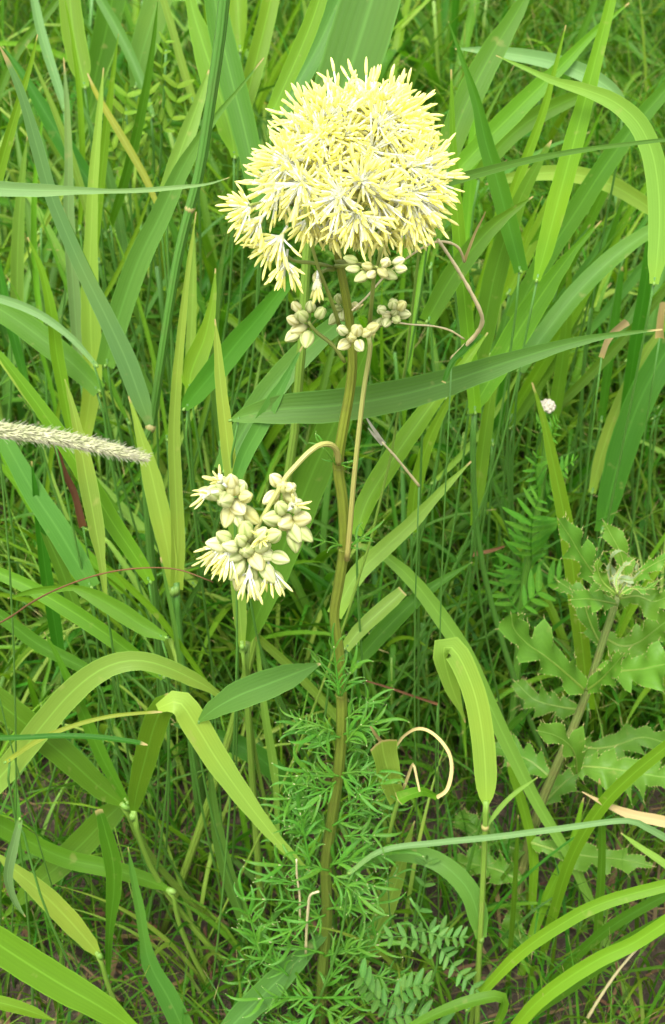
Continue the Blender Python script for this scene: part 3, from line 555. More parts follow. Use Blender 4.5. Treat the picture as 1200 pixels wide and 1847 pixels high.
def curve_part(name, pts, r0, r1, m, Y=YS, Y1=None, n=18, sides=7, parent=None):
    Y1 = Y if Y1 is None else Y1
    c = [P(u, v, Y+(Y1-Y)*i/(len(pts)-1)) for i, (u, v) in enumerate(pts)]
    c, ws, L = spline(c, n, [(r0+(r1-r0)*i/(len(c)-1))*PX(p) for i, p in enumerate(c)])
    return part(name, tube(MB(), c, ws, sides).me(name, MT[m]), parent or RUE), c
# side branch that leaves the stem at a lower joint and carries the middle buds
curve_part('side_branch', [(626, 1010), (631, 955), (637, 880), (645, 800), (656, 705), (668, 628), (664, 604)], 5.2, 4.4, 'branch', YS-.004, YS-.006, 24)
curve_part('side_branch', [(611, 836), (607, 812), (594, 801), (576, 803), (555, 818), (533, 841), (514, 863), (498, 892), (479, 924), (462, 955), (448, 985)], 5.8, 4, 'branch', YS-.004, YS-.035, 30)
for pts, y1 in (([(622, 652), (600, 622), (571, 599), (556, 580)], -.012), ([(613, 590), (600, 548), (585, 510), (572, 475), (560, 430), (548, 360)], -.03), ([(667, 585), (671, 540), (675, 500), (680, 484), (690, 440)], -.03),
                ([(604, 484), (585, 478), (560, 474), (530, 470), (512, 455)], -.015), ([(602, 486), (588, 487), (573, 495)], -.012), ([(636, 560), (624, 566), (612, 556)], .012),
                ([(668, 583), (690, 576), (712, 566)], -.004), ([(606, 420), (640, 400), (690, 392), (730, 350)], -.012), ([(604, 400), (570, 370), (540, 330)], -.02), ([(606, 390), (635, 320), (645, 250)], -.005), ([(540, 370), (490, 365), (450, 370)], -.02), ([(606, 470), (660, 478), (680, 482)], -.03), ([(606, 480), (632, 478)], -.03),
                ):
    curve_part('branch', pts, 4.2, 3, 'branch_green', YS, YS+y1, 14, 6)

# --- buds
def bud_mesh(seed, m):
    r = random.Random(seed); vs = []; uv = []; rings, sides = 9, 24
    for i in range(rings):
        f = i/(rings-1); rad = math.sin(math.pi*(.06+.90*f))**.8*(.47-.10*f)
        for k in range(sides):
            a = 2*math.pi*k/sides
            q = rad*(1.02-.16*abs(math.cos(2*a))**6)*(1+.05*math.sin(a+seed))
            vs.append(Vector((q*math.cos(a), q*math.sin(a), (f-.5)*1.38+r.uniform(-.01, .01)))); uv.append((k/sides, f))
    fs = [(i*sides+k, i*sides+(k+1) % sides, (i+1)*sides+(k+1) % sides, (i+1)*sides+k) for i in range(rings-1) for k in range(sides)]
    fs += [tuple(range(sides))[::-1], tuple((rings-1)*sides+k for k in range(sides))]
    return mesh('bud', vs, fs, MT[m], uv)
BM = [bud_mesh(1, 'bud'), bud_mesh(2, 'bud'), bud_mesh(3, 'bud_warm')]
for k_, b_ in enumerate(BM):
    for v_ in b_.vertices: v_.co.x *= (.92, 1.08, 1)[k_]; v_.co.x += .10*v_.co.z**2*(1, -1, .5)[k_]
def rot_to(d): return d.to_track_quat('Z', 'Y').to_matrix().to_4x4()
def bud(u, v, s, Y, cen, warm=False):
    p = P(u, v, Y+rnd.uniform(-.003, .003)); c = P(cen[0], cen[1], Y+.006)
    d = (p-c).normalized() if (p-c).length > 1e-4 else Vector((0, 0, 1))
    S = s*PX(p)
    M = Matrix.Translation(p) @ rot_to(d) @ Matrix.Rotation(rnd.uniform(0, 3), 4, 'Z') @ Matrix.Scale(S, 4)
    o = part('bud', BM[2 if warm else rnd.randrange(2)], RUE, M=M)
    c2, ws, L = spline([c, c.lerp(p, .5)+Vector((0, 0, -S*.05)), p], 5, [1.3*PX(p)]*3)
    part('bud_stalk', tube(MB(), c2, ws, 5).me('bud_stalk', MT['branch_green']), RUE)
    return o
for cen, Y, s, L, wm in [
    ((560, 588), -.012, 28, [(560, 553), (544, 569), (528, 577), (534, 553), (579, 564), (539, 594), (528, 606), (554, 612)], 0),
    ((640, 608), -.018, 28, [(617, 596), (621, 621), (644, 596), (648, 624), (662, 600), (673, 591), (634, 608)], 0),
    ((622, 556), .008, 24, [(611, 539), (608, 557), (620, 570), (640, 553), (603, 575)], 0),
    ((706, 568), -.012, 24, [(688, 559), (697, 568), (709, 548), (724, 551), (713, 563), (730, 567), (716, 577), (685, 583), (697, 582)], 0),
    ((682, 484), -.034, 25, [(632, 468), (636, 485), (653, 500), (704, 496), (723, 485), (720, 472), (696, 473), (691, 492), (669, 495), (662, 480)], 0),
    ((575, 490), -.014, 30, [(573, 503)], 1),
    ((512, 882), -.022, 26, [(497, 866), (511, 877), (525, 880), (524, 896), (489, 898)], 1),
    ((418, 900), -.032, 30, [(400, 871), (417, 868), (387, 889), (406, 902), (420, 881), (433, 880), (444, 896), (430, 915), (411, 930), (451, 930), (429, 936), (376, 889)], 0),
    ((522, 936), -.030, 31, [(508, 916), (533, 911), (492, 936), (514, 943), (546, 936), (533, 958), (531, 975), (547, 962)], 0),
    ((450, 990), -.040, 31, [(443, 955), (435, 974), (403, 968), (392, 982), (473, 963), (474, 985), (495, 966), (425, 1003), (444, 993), (463, 1012), (505, 1006), (479, 1000), (429, 1026), (433, 1046), (454, 1038), (461, 1060), (483, 1034), (498, 1046), (415, 985)], 0)]:
    for (u, v) in L: bud(u, v, s*(.92 if v < 700 else 1.08)*rnd.uniform(.85, 1.15), Y, cen, wm or rnd.random() < .3)

# --- flowers: white filaments with swollen yellow anthers
def anther_mesh(seed):
    r = random.Random(seed); vs = []; uv = []; n, sd = 7, 7; bx, by = r.uniform(-.12, .12), r.uniform(-.12, .12)
    for i in range(n):
        f = i/(n-1); q = (.042+.075*math.sin(math.pi*min(1, f*.86+.12))**.8)*(1 if i < n-1 else .5)
        for k in range(sd):
            a = 2*math.pi*k/sd
            vs.append(Vector((q*math.cos(a)+bx*f*f, q*.8*math.sin(a)+by*f*f, f))); uv.append((k/sd, f))
    fs = [(i*sd+k, i*sd+(k+1) % sd, (i+1)*sd+(k+1) % sd, (i+1)*sd+k) for i in range(n-1) for k in range(sd)]+[tuple(range(sd))[::-1], tuple((n-1)*sd+k for k in range(sd))]
    return mesh('anther', vs, fs, MT['anther'], uv), vs, fs, uv
AN = [anther_mesh(i) for i in range(5)]
FLOWERS = []
def flower(c, axis, slen, n=26, spread=1.4, alen=.0052):
    FLOWERS.append((c, axis.normalized(), slen, n, spread, alen))
def ball(u, v, Y, ru, cnt, slen_px, up=.25, sq=(1, 1, 1)):
    c = P(u, v, Y); m = PX(c); ga = 2.39996
    for i in range(cnt):
        z = 1-1.75*(i+.5)/cnt; a = ga*i+u
        d = Vector((math.cos(a)*math.sqrt(max(0, 1-z*z)), math.sin(a)*math.sqrt(max(0, 1-z*z)), z))
        d = Vector((d.x*sq[0], d.y*sq[1], d.z*sq[2]))
        flower(c+d*(ru-slen_px)*m*.95, (d+Vector((0, -.25, up))*.5).normalized(), slen_px*m*rnd.uniform(.85, 1.12), 56)
ball(648, 250, .0, 144, 12, 86)
ball(548, 318, -.012, 124, 9, 78, .0)
ball(728, 330, -.008, 116, 9, 76, .0)
ball(640, 352, -.022, 112, 6, 74, -.2)
ball(578, 236, -.004, 102, 6, 72, .2)
ball(706, 222, .004, 102, 6, 72, .2)
for u, v, d, n in ((452, 372, (-1, -.4, .1), 26), (470, 395, (-.7, -.5, -.6), 18), (508, 425, (-.5, -.5, -.7), 24), (516, 470, (-.15, -.5, -1), 20), (492, 440, (-.7, -.3, -.4), 14),
                   (690, 402, (.2, -.6, -.9), 26), (745, 385, (.5, -.5, -.8), 26), (665, 405, (-.2, -.4, -1), 20), (598, 395, (0, -.5, -1), 24), (560, 392, (-.2, -.6, -.9), 24), (728, 405, (.1, -.4, -1), 16), (640, 400, (0, -.6, -.8), 18)):
    c = P(u, v, -.018); flower(c, Vector(d), 58*PX(c), int(n*1.3), 1.0)
for u, v, d, n in ((416, 992, (-.6, -.4, -.8), 34), (402, 985, (-.9, -.4, -.5), 20), (486, 1022, (.25, -.4, -1), 18), (450, 1030, (-.1, -.5, -1), 14), (473, 968, (0, -.8, .6), 14), (398, 868, (-.5, -.3, .8), 7), (530, 912, (.5, -.3, .7), 6), (376, 889, (-1, -.3, 0), 6), (572, 508, (-.1, -.4, -1), 6)):
    c = P(u, v, -.04 if v > 700 else -.016); flower(c, Vector(d), (56 if v > 980 else 28)*PX(c), n, .62)
FLOWERS.sort(key=lambda f: (f[0]-CAM).length-.03*f[1].dot(to_cam(f[0])))
left = 300
for (c, ax, sl_, n, spread, al) in FLOWERS:
    mb = MB(); ja = MB(); q = ax.to_track_quat('Z', 'Y'); tips = []
    tube(mb, [c-ax*.004, c-ax*.001], [.0005, .0006], 5)
    pc = MB()
    for i in range(7):
        d = (ax+Vector((rnd.uniform(-.6, .6), rnd.uniform(-.6, .6), rnd.uniform(-.6, .6)))).normalized()
        tube(pc, [c-ax*.001, c+d*.0016, c+d*.0034], [.0006, .0009, .0003], 5)
    for i in range(n):
        th = spread*math.sqrt((i+.5)/n)*rnd.uniform(.9, 1.1); ph = 2.39996*i+rnd.uniform(-.25, .25)
        d = q @ Vector((math.sin(th)*math.cos(ph), math.sin(th)*math.sin(ph), math.cos(th)))
        L = sl_*(rnd.uniform(.82, 1.08) if i % 3 else rnd.uniform(.5, .85)); a_len = al*rnd.uniform(.8, 1.15); fl = max(L-a_len, L*.35)
        side = Vector((rnd.uniform(-1, 1), rnd.uniform(-1, 1), rnd.uniform(-1.4, .6)))*L*.17
        mid = c+d*fl*.55+side*.4; end = c+d*fl+side
        tube(mb, [c+d*.0008, mid, end], [.00036, .00036, .00038], 4, False)
        tips.append((end, (end-mid).normalized()*.7+d*.3, a_len))
    f = part('flower', mb.me('flower', MT['filament']), RUE)
    part('pistils', pc.me('pistils', MT['pistil']), f, 'stuff')
    solo = left >= n
    if solo: left -= n
    for (p, d, a) in tips:
        M = Matrix.Translation(p) @ rot_to(d) @ Matrix.Rotation(rnd.uniform(0, 6), 4, 'Z') @ Matrix.Scale(a, 4)
        k = rnd.randrange(5)
        if solo: part('anther', AN[k][0], f, M=M)
        else: ja.add([M @ x for x in AN[k][1]], AN[k][2], AN[k][3])
    if not solo: part('anthers', ja.me('anthers', MT['anther']), f, kind='stuff')

# --- feathery leaves
def leaflet_mesh(seed, m, wid=.12, bend=.25):
    r = random.Random(seed); n = 10; k = bend*r.uniform(.3, 1.0)*r.choice((-1, 1)); kz = -bend*r.uniform(.2, .9); c = [Vector((0, 0, 0))]
    for i in range(n-1):
        f = i/(n-2); a = k*(f-.25)*f; e = kz*f*f+.15
        c.append(c[-1]+Vector((math.cos(a)*math.cos(e), math.sin(a)*math.cos(e), math.sin(e)))/(n-1))
    ws = [wid*(.45+.55*math.sin(math.pi*min(1, .15+.95*i/(n-1)))) if i < n-1 else wid*.1 for i in range(n)]
    mb = ribbon(MB(), c, ws, lambda p: Vector((0, 0, 1)), None, -.22, 2)
    return mb.me('leaflet', MT[m]), mb
LM = [leaflet_mesh(i, 'rue_leaf', .085+.018*(i % 3), 1.5) for i in range(10)]
budget = [300]
def frame(xd, up):
    x = xd.normalized(); y = up.cross(x)
    if y.length < 1e-3: y = x.orthogonal()
    y.normalize(); z = x.cross(y)
    return Matrix((x, y, z)).transposed().to_4x4()
def rue_leaf(u, v, ang, length, Y=YS, npairs=4, ll=70, toward=0.0):
    """ang: direction in the picture in degrees (0 right, 90 up); toward: how far it leans to the camera"""
    length *= .82; ll *= .80; p0 = P(u, v, Y); m = PX(p0); a = R(ang)
    d = (Vector((math.cos(a), 0, 0))+UP*math.sin(a)+(-FWD)*toward).normalized()
    L = length*m
    tipdir = (d+Vector((0, 0, -.25 if abs(math.sin(a)) < .9 else 0))).normalized()
    pts = [p0, p0+d*L*.35, p0+d*L*.6+tipdir*L*.1, p0+d*L*.7+tipdir*L*.3]
    c, ws, _ = spline(pts, 14, [2.6*m, 2.1*m, 1.6*m, 1.1*m])
    lf = part('leaf', tube(MB(), c, ws, 5).me('leaf', MT['rue_leaf']), RUE)
    T = tangents(c); ja = MB(); jobs = []
    for k in range(npairs):
        f = .18+.76*k/max(1, npairs-1); i = min(13, int(f*13)); t = T[i]; side = t.cross(to_cam(c[i])).normalized()
        for s in (-1, 1):
            for e in range(2 if k < npairs-1 else 1):
                dd = (side*s*rnd.uniform(.3, 1.0)+t*rnd.uniform(.3, 1.2)+to_cam(c[i])*rnd.uniform(-.45, .55)+Vector((0, 0, rnd.uniform(-.1, .35)))).normalized()
                jobs.append((c[i], dd, ll*m*rnd.uniform(.42, 1.02)*(1 if e == 0 else .65)))
    jobs.append((c[-1], T[-1], ll*m*.95))
    for (p, dd, l_) in jobs:
        upv = (to_cam(p)+Vector((0, 0, .6))+Vector((rnd.uniform(-.5, .5), rnd.uniform(-.5, .5), 0))).normalized()
        M = Matrix.Translation(p) @ frame(dd, upv) @ Matrix.Scale(l_, 4); k = rnd.randrange(10)
        if budget[0] > 0: part('leaflet', LM[k][0], lf, M=M); budget[0] -= 1
        else: ja.add([M @ x for x in LM[k][1].v], LM[k][1].f, LM[k][1].uv)
    if ja.v: part('leaflets', ja.me('leaflets', MT['rue_leaf']), lf, kind='stuff')
for a in [(607, 838, 125, 50, -.004, 2, 45, .3), (612, 838, 20, 20, -.004, 1, 45, .2),
          (617, 985, 160, 42, -.002, 2, 60, .3), (626, 990, 40, 50, -.004, 3, 62, .3),
          (612, 1255, 96, 120, -.012, 4, 66, .35), (616, 1255, 70, 60, -.008, 3, 75, .3), (612, 1255, 118, 85, -.006, 3, 60, .2),
          (620, 1325, 25, 75, -.006, 3, 90, .3), (614, 1330, 165, 60, -.006, 2, 95, .3), (624, 1340, 55, 60, -.01, 2, 70, .4),
          (612, 1400, 165, 75, -.008, 3, 90, .3), (618, 1395, 10, 75, -.01, 3, 75, .3), (616, 1400, -40, 60, -.012, 2, 70, .4), (606, 1410, 215, 50, -.012, 3, 70, .5),
          (604, 1430, 60, 60, .006, 3, 70, 0),
          (560, 1560, 100, 130, -.018, 5, 80, .3), (598, 1500, 150, 110, -.008, 4, 80, .2), (600, 1490, 35, 120, -.008, 4, 90, .2),
          (596, 1560, 20, 130, -.012, 4, 100, .4), (594, 1570, 165, 120, -.014, 4, 90, .4), (596, 1565, 60, 120, -.004, 4, 90, .2), (594, 1575, -30, 90, -.016, 3, 80, .5),
          (590, 1640, 15, 110, -.01, 4, 85, .3), (588, 1650, 195, 90, -.014, 3, 80, .4), (588, 1640, 120, 90, .008, 4, 80, 0),
          (470, 1720, 105, 140, -.02, 5, 80, .2), (585, 1720, 160, 130, -.014, 4, 90, .3), (585, 1725, 20, 130, -.012, 4, 90, .3), (520, 1760, 130, 100, -.02, 4, 80, .3),
          (582, 1800, 170, 150, -.018, 5, 85, .4), (582, 1800, 10, 170, -.018, 5, 85, .4), (580, 1790, 60, 120, -.01, 4, 85, .2), (580, 1810, 215, 110, -.02, 4, 85, .4),
          (580, 1815, -25, 120, -.02, 4, 85, .4), (582, 1740, 45, 120, 0, 4, 80, .1), (580, 1830, 190, 140, -.015, 4, 85, .2), (640, 1790, 30, 90, -.01, 4, 70, .2)]:
    rue_leaf(*a[:4], YS+a[4], a[5], a[6], a[7])
for k in range(40):
    v = 1300+13.4*k+rnd.uniform(-8, 8); sgn = (-1) ** k
    rue_leaf(stem_at(v)+sgn*rnd.uniform(0, 12+k*1.8), v, 90-sgn*rnd.uniform(15, 95), rnd.uniform(60, 85+1.6*k), YS+rnd.uniform(-.02, .015), rnd.choice((3, 4, 4)), rnd.uniform(55, 78), rnd.uniform(0, .4))

# ------------------------------------------------------------------ foxtail spike
def foxtail():
    Y = -.05
    ax = [(-60, 770), (0, 776), (60, 783), (130, 795), (200, 810), (266, 826)]
    c = [P(u, v, Y) for u, v in ax]; m = PX(c[0])
    g = Vector((c[0].x-.05, c[0].y+.03, 0))
    e = empty('foxtail_grass', g, 'bristly cream foxtail seed spike leaning in from the left edge', 'foxtail')
    cs, ws, L = spline([g+Vector((0, 0, -.006)), g+Vector((-.01, 0, .14)), g+Vector((-.004, -.01, .24)), Vector((c[0].x-.03, c[0].y-.01, c[0].z-.02)), c[0], c[1]], 26, [5*m, 5*m, 4.5*m, 4*m, 4*m, 3*m])
    part('stem', tube(MB(), cs, ws, 7).me('stem', MT['culm']), e)
    cc, rs, L = spline(c, 40, [15*m, 15*m, 14.5*m, 13*m, 9.5*m, 2.5*m])
    sp = part('spike', tube(MB(), cc, [r*.72*rnd.uniform(.92, 1.08) for r in rs], 12).me('spike', MT['spike']), e)
    T = tangents(cc); gl = MB(); br = MB()
    for i in range(1300):
        k = rnd.uniform(0, 38.5); j = int(k); f = k-j; p = cc[j].lerp(cc[j+1], f); r = rs[j]*(1-f)+rs[j+1]*f
        t = T[j]; a = t.orthogonal().normalized(); b = t.cross(a); q = rnd.uniform(0, 6.283)
        o = a*math.cos(q)+b*math.sin(q); s0 = p+o*r*.62; d = (t*1.0+o*.55).normalized(); l_ = rnd.uniform(9, 14)*m
        tube(gl, [s0, s0+d*l_*.5, s0+d*l_], [1.2*m, 1.9*m, .3*m], 4, False)
        if i % 2 == 0:
            d2 = (t*.8+o*rnd.uniform(.45, .95)).normalized(); tube(br, [s0, s0+d2*rnd.uniform(14, 22)*m], [.35*m, .18*m], 3, False)
    part('spikelets', gl.me('spikelets', MT['spike']), sp, 'stuff')
    part('bristles', br.me('bristles', MT['bristle']), sp, 'stuff')
foxtail()

# ------------------------------------------------------------------ thistle
def thistle_outline(nl, seed):
    """half widths (left, right) along the leaf with lobes that end in spines"""
    r = random.Random(seed); out = []
    n = nl*8
    for i in range(n+1):
        f = i/n; env = math.sin(math.pi*min(1, .10+.86*f))**.7
        row = []
        for s in (0, 1):
            x = f*nl+.3*math.sin(f*nl*2.3+seed*1.7+s*2)+s*.37; ph = x % 1.0; amp = .7+.45*abs(math.sin(int(x)*12.9+seed*3.1+s))
            tooth = (ph**1.2 if ph < .75 else .70*(1-(ph-.75)/.25)+.25)
            row.append(env*(.34+.72*tooth*amp*r.uniform(.9, 1.08)))
        out.append((f, row[0], row[1]))
    return out
def thistle_leaf(par, pts, w, Y0, Y1, nl=4, seed=0, m='thistle', roll=None, curl=.6):
    c, ws, rl = leaf_geo(pts, Y0, Y1, [1]*len(pts), roll or (rnd.uniform(-.2, .2), rnd.uniform(-.3, .3)), seg=nl*8+1)
    px = PX(c[0]); out = thistle_outline(nl, seed); T = tangents(c); vs = []; uv = []; prev = None; r = random.Random(seed+50)
    cols = [-1, -.5, -.06, .06, .5, 1]; sp = MB()
    for i, p in enumerate(c):
        f, wl, wr = out[i]; nn = (to_cam(p)*.75+Vector((0, 0, .5))).normalized(); s = T[i].cross(nn).normalized()
        nn = s.cross(T[i]).normalized(); a = rl[i]; s, nn = s*math.cos(a)+nn*math.sin(a), nn*math.cos(a)-s*math.sin(a)
        for x in cols:
            hw = (wl if x < 0 else wr)*w*.5*px
            lift = curl*abs(x)**2*hw*.6*math.sin(f*nl*6.283+(2 if x > 0 else 0))+.10*abs(x)*hw
            vs.append(p+s*x*hw+nn*lift+T[i]*abs(x)*hw*.35); uv.append((.5+x*.5, f))
        for x, hw_ in ((-1, wl), (1, wr)):
            if 0 < i < len(c)-1:
                a0, a1, a2 = (out[i-1][1 if x < 0 else 2], hw_, out[i+1][1 if x < 0 else 2])
                q = vs[-6] if x < 0 else vs[-1]
                big = a1 >= a0 and a1 > a2
                l_ = (9 if big else 3.2)*px*r.uniform(.7, 1.2)
                dd = (s*x+T[i]*.7+nn*r.uniform(-.1, .5)).normalized()
                tube(sp, [q-dd*px, q+dd*l_], [.8*px, .12*px], 3, False)
    nc = len(cols)
    fs = [(i*nc+k, i*nc+k+1, (i+1)*nc+k+1, (i+1)*nc+k) for i in range(len(c)-1) for k in range(nc-1)]
    l = part('leaf', mesh('leaf', vs, fs, MT[m], uv), par)
    tube(sp, [c[-1], c[-1]+T[-1]*9*px], [1*px, .15*px], 3, False)
    mr = MB(); tube(mr, c, [max(.7, 2.6*(1-i/len(c)))*px for i in range(len(c))], 5)
    part('midrib', mr.me('midrib', MT['culm']), l)
    part('spines', sp.me('spines', MT['node']), l, 'stuff')
def thistle():
    Y = .10
    st = [(925, 1650), (942, 1570), (958, 1510), (978, 1445), (1003, 1385), (1032, 1318), (1062, 1240), (1090, 1150), (1116, 1072)]
    c = [P(u, v, Y) for u, v in st]; g = c[0]
    e = empty('thistle', (g.x, g.y, 0), 'creeping thistle with spiny lobed leaves and a curled woolly top', 'thistle')
    cc, ws, L = spline([Vector((g.x, g.y, -.006))]+c, 34, [9*PX(g)]*3+[9*PX(p)*(1-.05*i) for i, p in enumerate(c[1:])])
    part('stem', tube(MB(), cc, ws, 9).me('stem', MT['thistle_stem']), e)
    LV = [([(1102, 1090), (1080, 1050), (1050, 1005), (1028, 968), (1008, 938)], 78, 0, -.02, 4),
          ([(1110, 1085), (1125, 1040), (1120, 1000), (1100, 960), (1090, 942)], 52, .02, .03, 3),
          ([(1112, 1090), (1090, 1085), (1060, 1080), (1030, 1082)], 70, -.01, -.03, 3),
          ([(1118, 1080), (1150, 1075), (1180, 1085), (1215, 1070)], 80, -.01, -.02, 3),
          ([(1055, 1245), (1018, 1212), (985, 1185), (950, 1160), (928, 1135), (922, 1108)], 108, -.005, -.03, 4),
          ([(1076, 1208), (1110, 1210), (1150, 1208), (1190, 1200), (1240, 1190)], 104, -.005, -.03, 4),
          ([(1090, 1150), (1120, 1165), (1150, 1160), (1190, 1130), (1230, 1100)], 88, .01, .0, 4),
          ([(1085, 1165), (1072, 1140), (1060, 1110), (1050, 1080), (1010, 1050)], 60, .02, .03, 3),
          ([(1060, 1245), (1085, 1225), (1108, 1200), (1125, 1180)], 60, -.02, -.04, 3),
          ([(1040, 1395), (1038, 1365), (1025, 1342), (1000, 1326), (970, 1318)], 84, -.02, -.05, 3),
          ([(1035, 1382), (1080, 1384), (1125, 1390), (1170, 1398), (1225, 1405)], 104, -.01, -.03, 5),
          ([(1035, 1340), (1070, 1350), (1110, 1345), (1160, 1330), (1215, 1345)], 80, .02, .03, 4),
          ([(990, 1400), (960, 1375), (925, 1358), (890, 1345)], 80, 0, .02, 3),
          ([(980, 1450), (1020, 1410), (1050, 1390)], 60, .02, .03, 2),
          ([(958, 1520), (1010, 1535), (1065, 1545), (1120, 1550), (1176, 1562)], 74, -.02, -.04, 4),
          ([(950, 1540), (900, 1520), (860, 1500), (825, 1470)], 90, .02, .04, 4),
          ([(940, 1590), (900, 1570), (860, 1560), (815, 1555)], 80, -.01, .01, 4),
          ([(935, 1610), (960, 1640), (1000, 1655), (1050, 1650), (1100, 1640)], 74, .0, .01, 4),
          ([(930, 1630), (925, 1660), (930, 1690), (960, 1715)], 80, -.03, -.05, 3),
          ([(1045, 1280), (1010, 1275), (965, 1262), (930, 1230)], 70, .03, .05, 4)]
    for i, (pts, w_, a, b, nl) in enumerate(LV):
        thistle_leaf(e, pts, w_, Y+a, Y+b, nl, i)
    for i, (pts, w_) in enumerate([([(1115, 1075), (1102, 1035), (1104, 1005), (1118, 992), (1134, 1002)], 20), ([(1118, 1075), (1100, 1052), (1118, 1044), (1140, 1046), (1158, 1030)], 22), ([(1125, 1072), (1150, 1040), (1178, 1018), (1215, 1000)], 38),
                                  ([(1118, 1078), (1130, 1055), (1146, 1040), (1150, 1015)], 16), ([(1112, 1072), (1088, 1050), (1078, 1022), (1086, 1000)], 34), ([(1120, 1072), (1138, 1062), (1165, 1062), (1190, 1046)], 26), ([(1114, 1070), (1112, 1045), (1124, 1022), (1142, 1010)], 14)]):
        thistle_leaf(e, pts, w_, Y-.015-.003*i, Y-.02-.004*(i % 3), 3, 80+i, 'thistle' if i in (2, 4, 5) else 'wool', (rnd.uniform(-.7, .7), rnd.uniform(-1.2, 1.2)), .8)
thistle()

# ------------------------------------------------------------------ plant with creamy buds and pinnate leaves
def pinnate(par, pts, Y0, Y1, n, ll, m, wid=.2, taper=True, seed=3):
    c, ws, rl = leaf_geo(pts, Y0, Y1, [1]*len(pts)); px = PX(c[0]); c, _, L = spline(c, 20)
    lf = part('leaf', tube(MB(), c, [1.7*px*(1-.6*i/20) for i in range(20)], 5).me('leaf', MT[m]), par)
    T = tangents(c); mesh_, _mb = leaflet_mesh(seed, m, wid, .12); mesh_.name = 'leaflet'
    for k in range(n):
        f = .12+.86*k/(n-1); i = min(19, int(f*19)); nn = to_cam(c[i])*.6+Vector((0, 0, .6)); s = T[i].cross(nn).normalized()
        for q in (-1, 1):
            d = (s*q+T[i]*.55+Vector((rnd.uniform(-.1, .1), rnd.uniform(-.1, .1), rnd.uniform(-.15, .2)))).normalized()
            l_ = ll*px*(math.sin(math.pi*(.25+.6*f)) if taper else 1)*rnd.uniform(.88, 1.1)
            part('leaflet', mesh_, lf, M=Matrix.Translation(c[i]) @ frame(d, nn.normalized()) @ Matrix.Scale(l_, 4))
    part('leaflet', mesh_, lf, M=Matrix.Translation(c[-1]) @ frame(T[-1], nn.normalized()) @ Matrix.Scale(ll*px*.6, 4))
def yarrow():
    Y = .21
    st = [(935, 1180), (945, 1060), (958, 990), (972, 910), (980, 850), (986, 800), (988, 760)]
    c = [P(u, v, Y) for u, v in st]; g = Vector((c[0].x, c[0].y, 0))
    e = empty('yarrow', g, 'feathery-leaved plant topped by a tight knob of cream buds', 'wildflower')
    cc, ws, L = spline([g+Vector((0, 0, -.006))]+c, 24, [7*PX(g)]*2+[6*PX(g)]*6)
    part('stem', tube(MB(), cc, ws, 8).me('stem', MT['weed_stem']), e)
    top = P(987, 735, Y); px = PX(top)
    cup = MB(); tube(cup, [c[-1], c[-1].lerp(top, .4), top-Vector((0, 0, 2*px))], [4*px, 9*px, 13*px], 10); part('bud_cup', cup.me('bud_cup', MT['yarrow']), e)
    bm = MB()
    vs = []
    for i in range(26):
        z = 1-1.2*(i+.5)/26; a = 2.4*i; r = math.sqrt(max(0, 1-z*z))
        d = Vector((r*math.cos(a), r*math.sin(a), z)); p = top+d*12*px
        M = Matrix.Translation(p) @ rot_to(d) @ Matrix.Scale(9*px, 4)
        o = part('bud', CREAM, e, M=M)
    pinnate(e, [(988, 790), (984, 780), (975, 768), (968, 758)], Y-.01, Y-.02, 5, 26, 'yarrow', .16)
    pinnate(e, [(988, 800), (996, 785), (1000, 770), (1006, 755)], Y-.01, Y-.02, 6, 26, 'yarrow', .16)
    pinnate(e, [(972, 905), (968, 875), (966, 845), (970, 820)], Y, Y-.02, 7, 34, 'yarrow', .24)
    pinnate(e, [(985, 900), (1002, 870), (1018, 845), (1035, 830)], Y, Y-.02, 7, 34, 'yarrow', .24)
    pinnate(e, [(958, 1010), (958, 970), (962, 930), (972, 895)], Y-.005, Y-.03, 8, 62, 'yarrow', .2)
    pinnate(e, [(945, 1060), (940, 1020), (945, 985), (955, 950)], Y+.01, Y, 7, 60, 'yarrow', .2)
    pinnate(e, [(940, 1100), (975, 1065), (1005, 1045), (1030, 1030)], Y-.01, Y-.02, 6, 50, 'yarrow', .24)
    pinnate(e, [(938, 1110), (920, 1080), (910, 1050), (905, 1020)], Y+.01, Y+.02, 6, 44, 'yarrow', .22)
CREAM = mesh('bud', *(lambda b: (b.v, b.f))(tube(MB(), [Vector((0, 0, z)) for z in (-.5, -.25, .1, .35, .5)], [.25, .5, .55, .35, .08], 8)), MT['cream'])
yarrow()

# ------------------------------------------------------------------ vetch runners
def vetch(label, stem, Y, leaves):
    c = [P(u, v, Y) for u, v in stem]; g = Vector((c[0].x, c[0].y+.01, 0)); px = PX(c[0])
    e = empty('vetch', g, label, 'wild plant')
    cc, ws, L = spline([g+Vector((0, 0, -.005))]+c, 18, [2.2*px]*(len(c)+1))
    part('stem', tube(MB(), cc, ws, 6).me('stem', MT['culm_dark']), e)
    for i, (pts, n, ll) in enumerate(leaves): pinnate(e, pts, Y-.003, Y-.012, n, ll, 'vetch', .34, False, 20+i)
vetch('small vetch with paired oval leaflets low beside the feathery foliage', [(745, 1850), (770, 1790), (790, 1730), (775, 1680), (740, 1620)], -.02,
      [([(775, 1690), (800, 1715), (825, 1750), (858, 1785)], 7, 26), ([(788, 1720), (760, 1700), (735, 1690), (700, 1690)], 5, 26), ([(770, 1680), (800, 1690), (835, 1690)], 5, 24)])
vetch('slender vetch with sparse leaflets climbing under the thin level blade', [(735, 1760), (742, 1690), (755, 1620), (768, 1560)], .02,
      [([(745, 1690), (760, 1630), (768, 1585), (770, 1550)], 4, 26), ([(742, 1700), (770, 1680), (800, 1675)], 4, 26)])
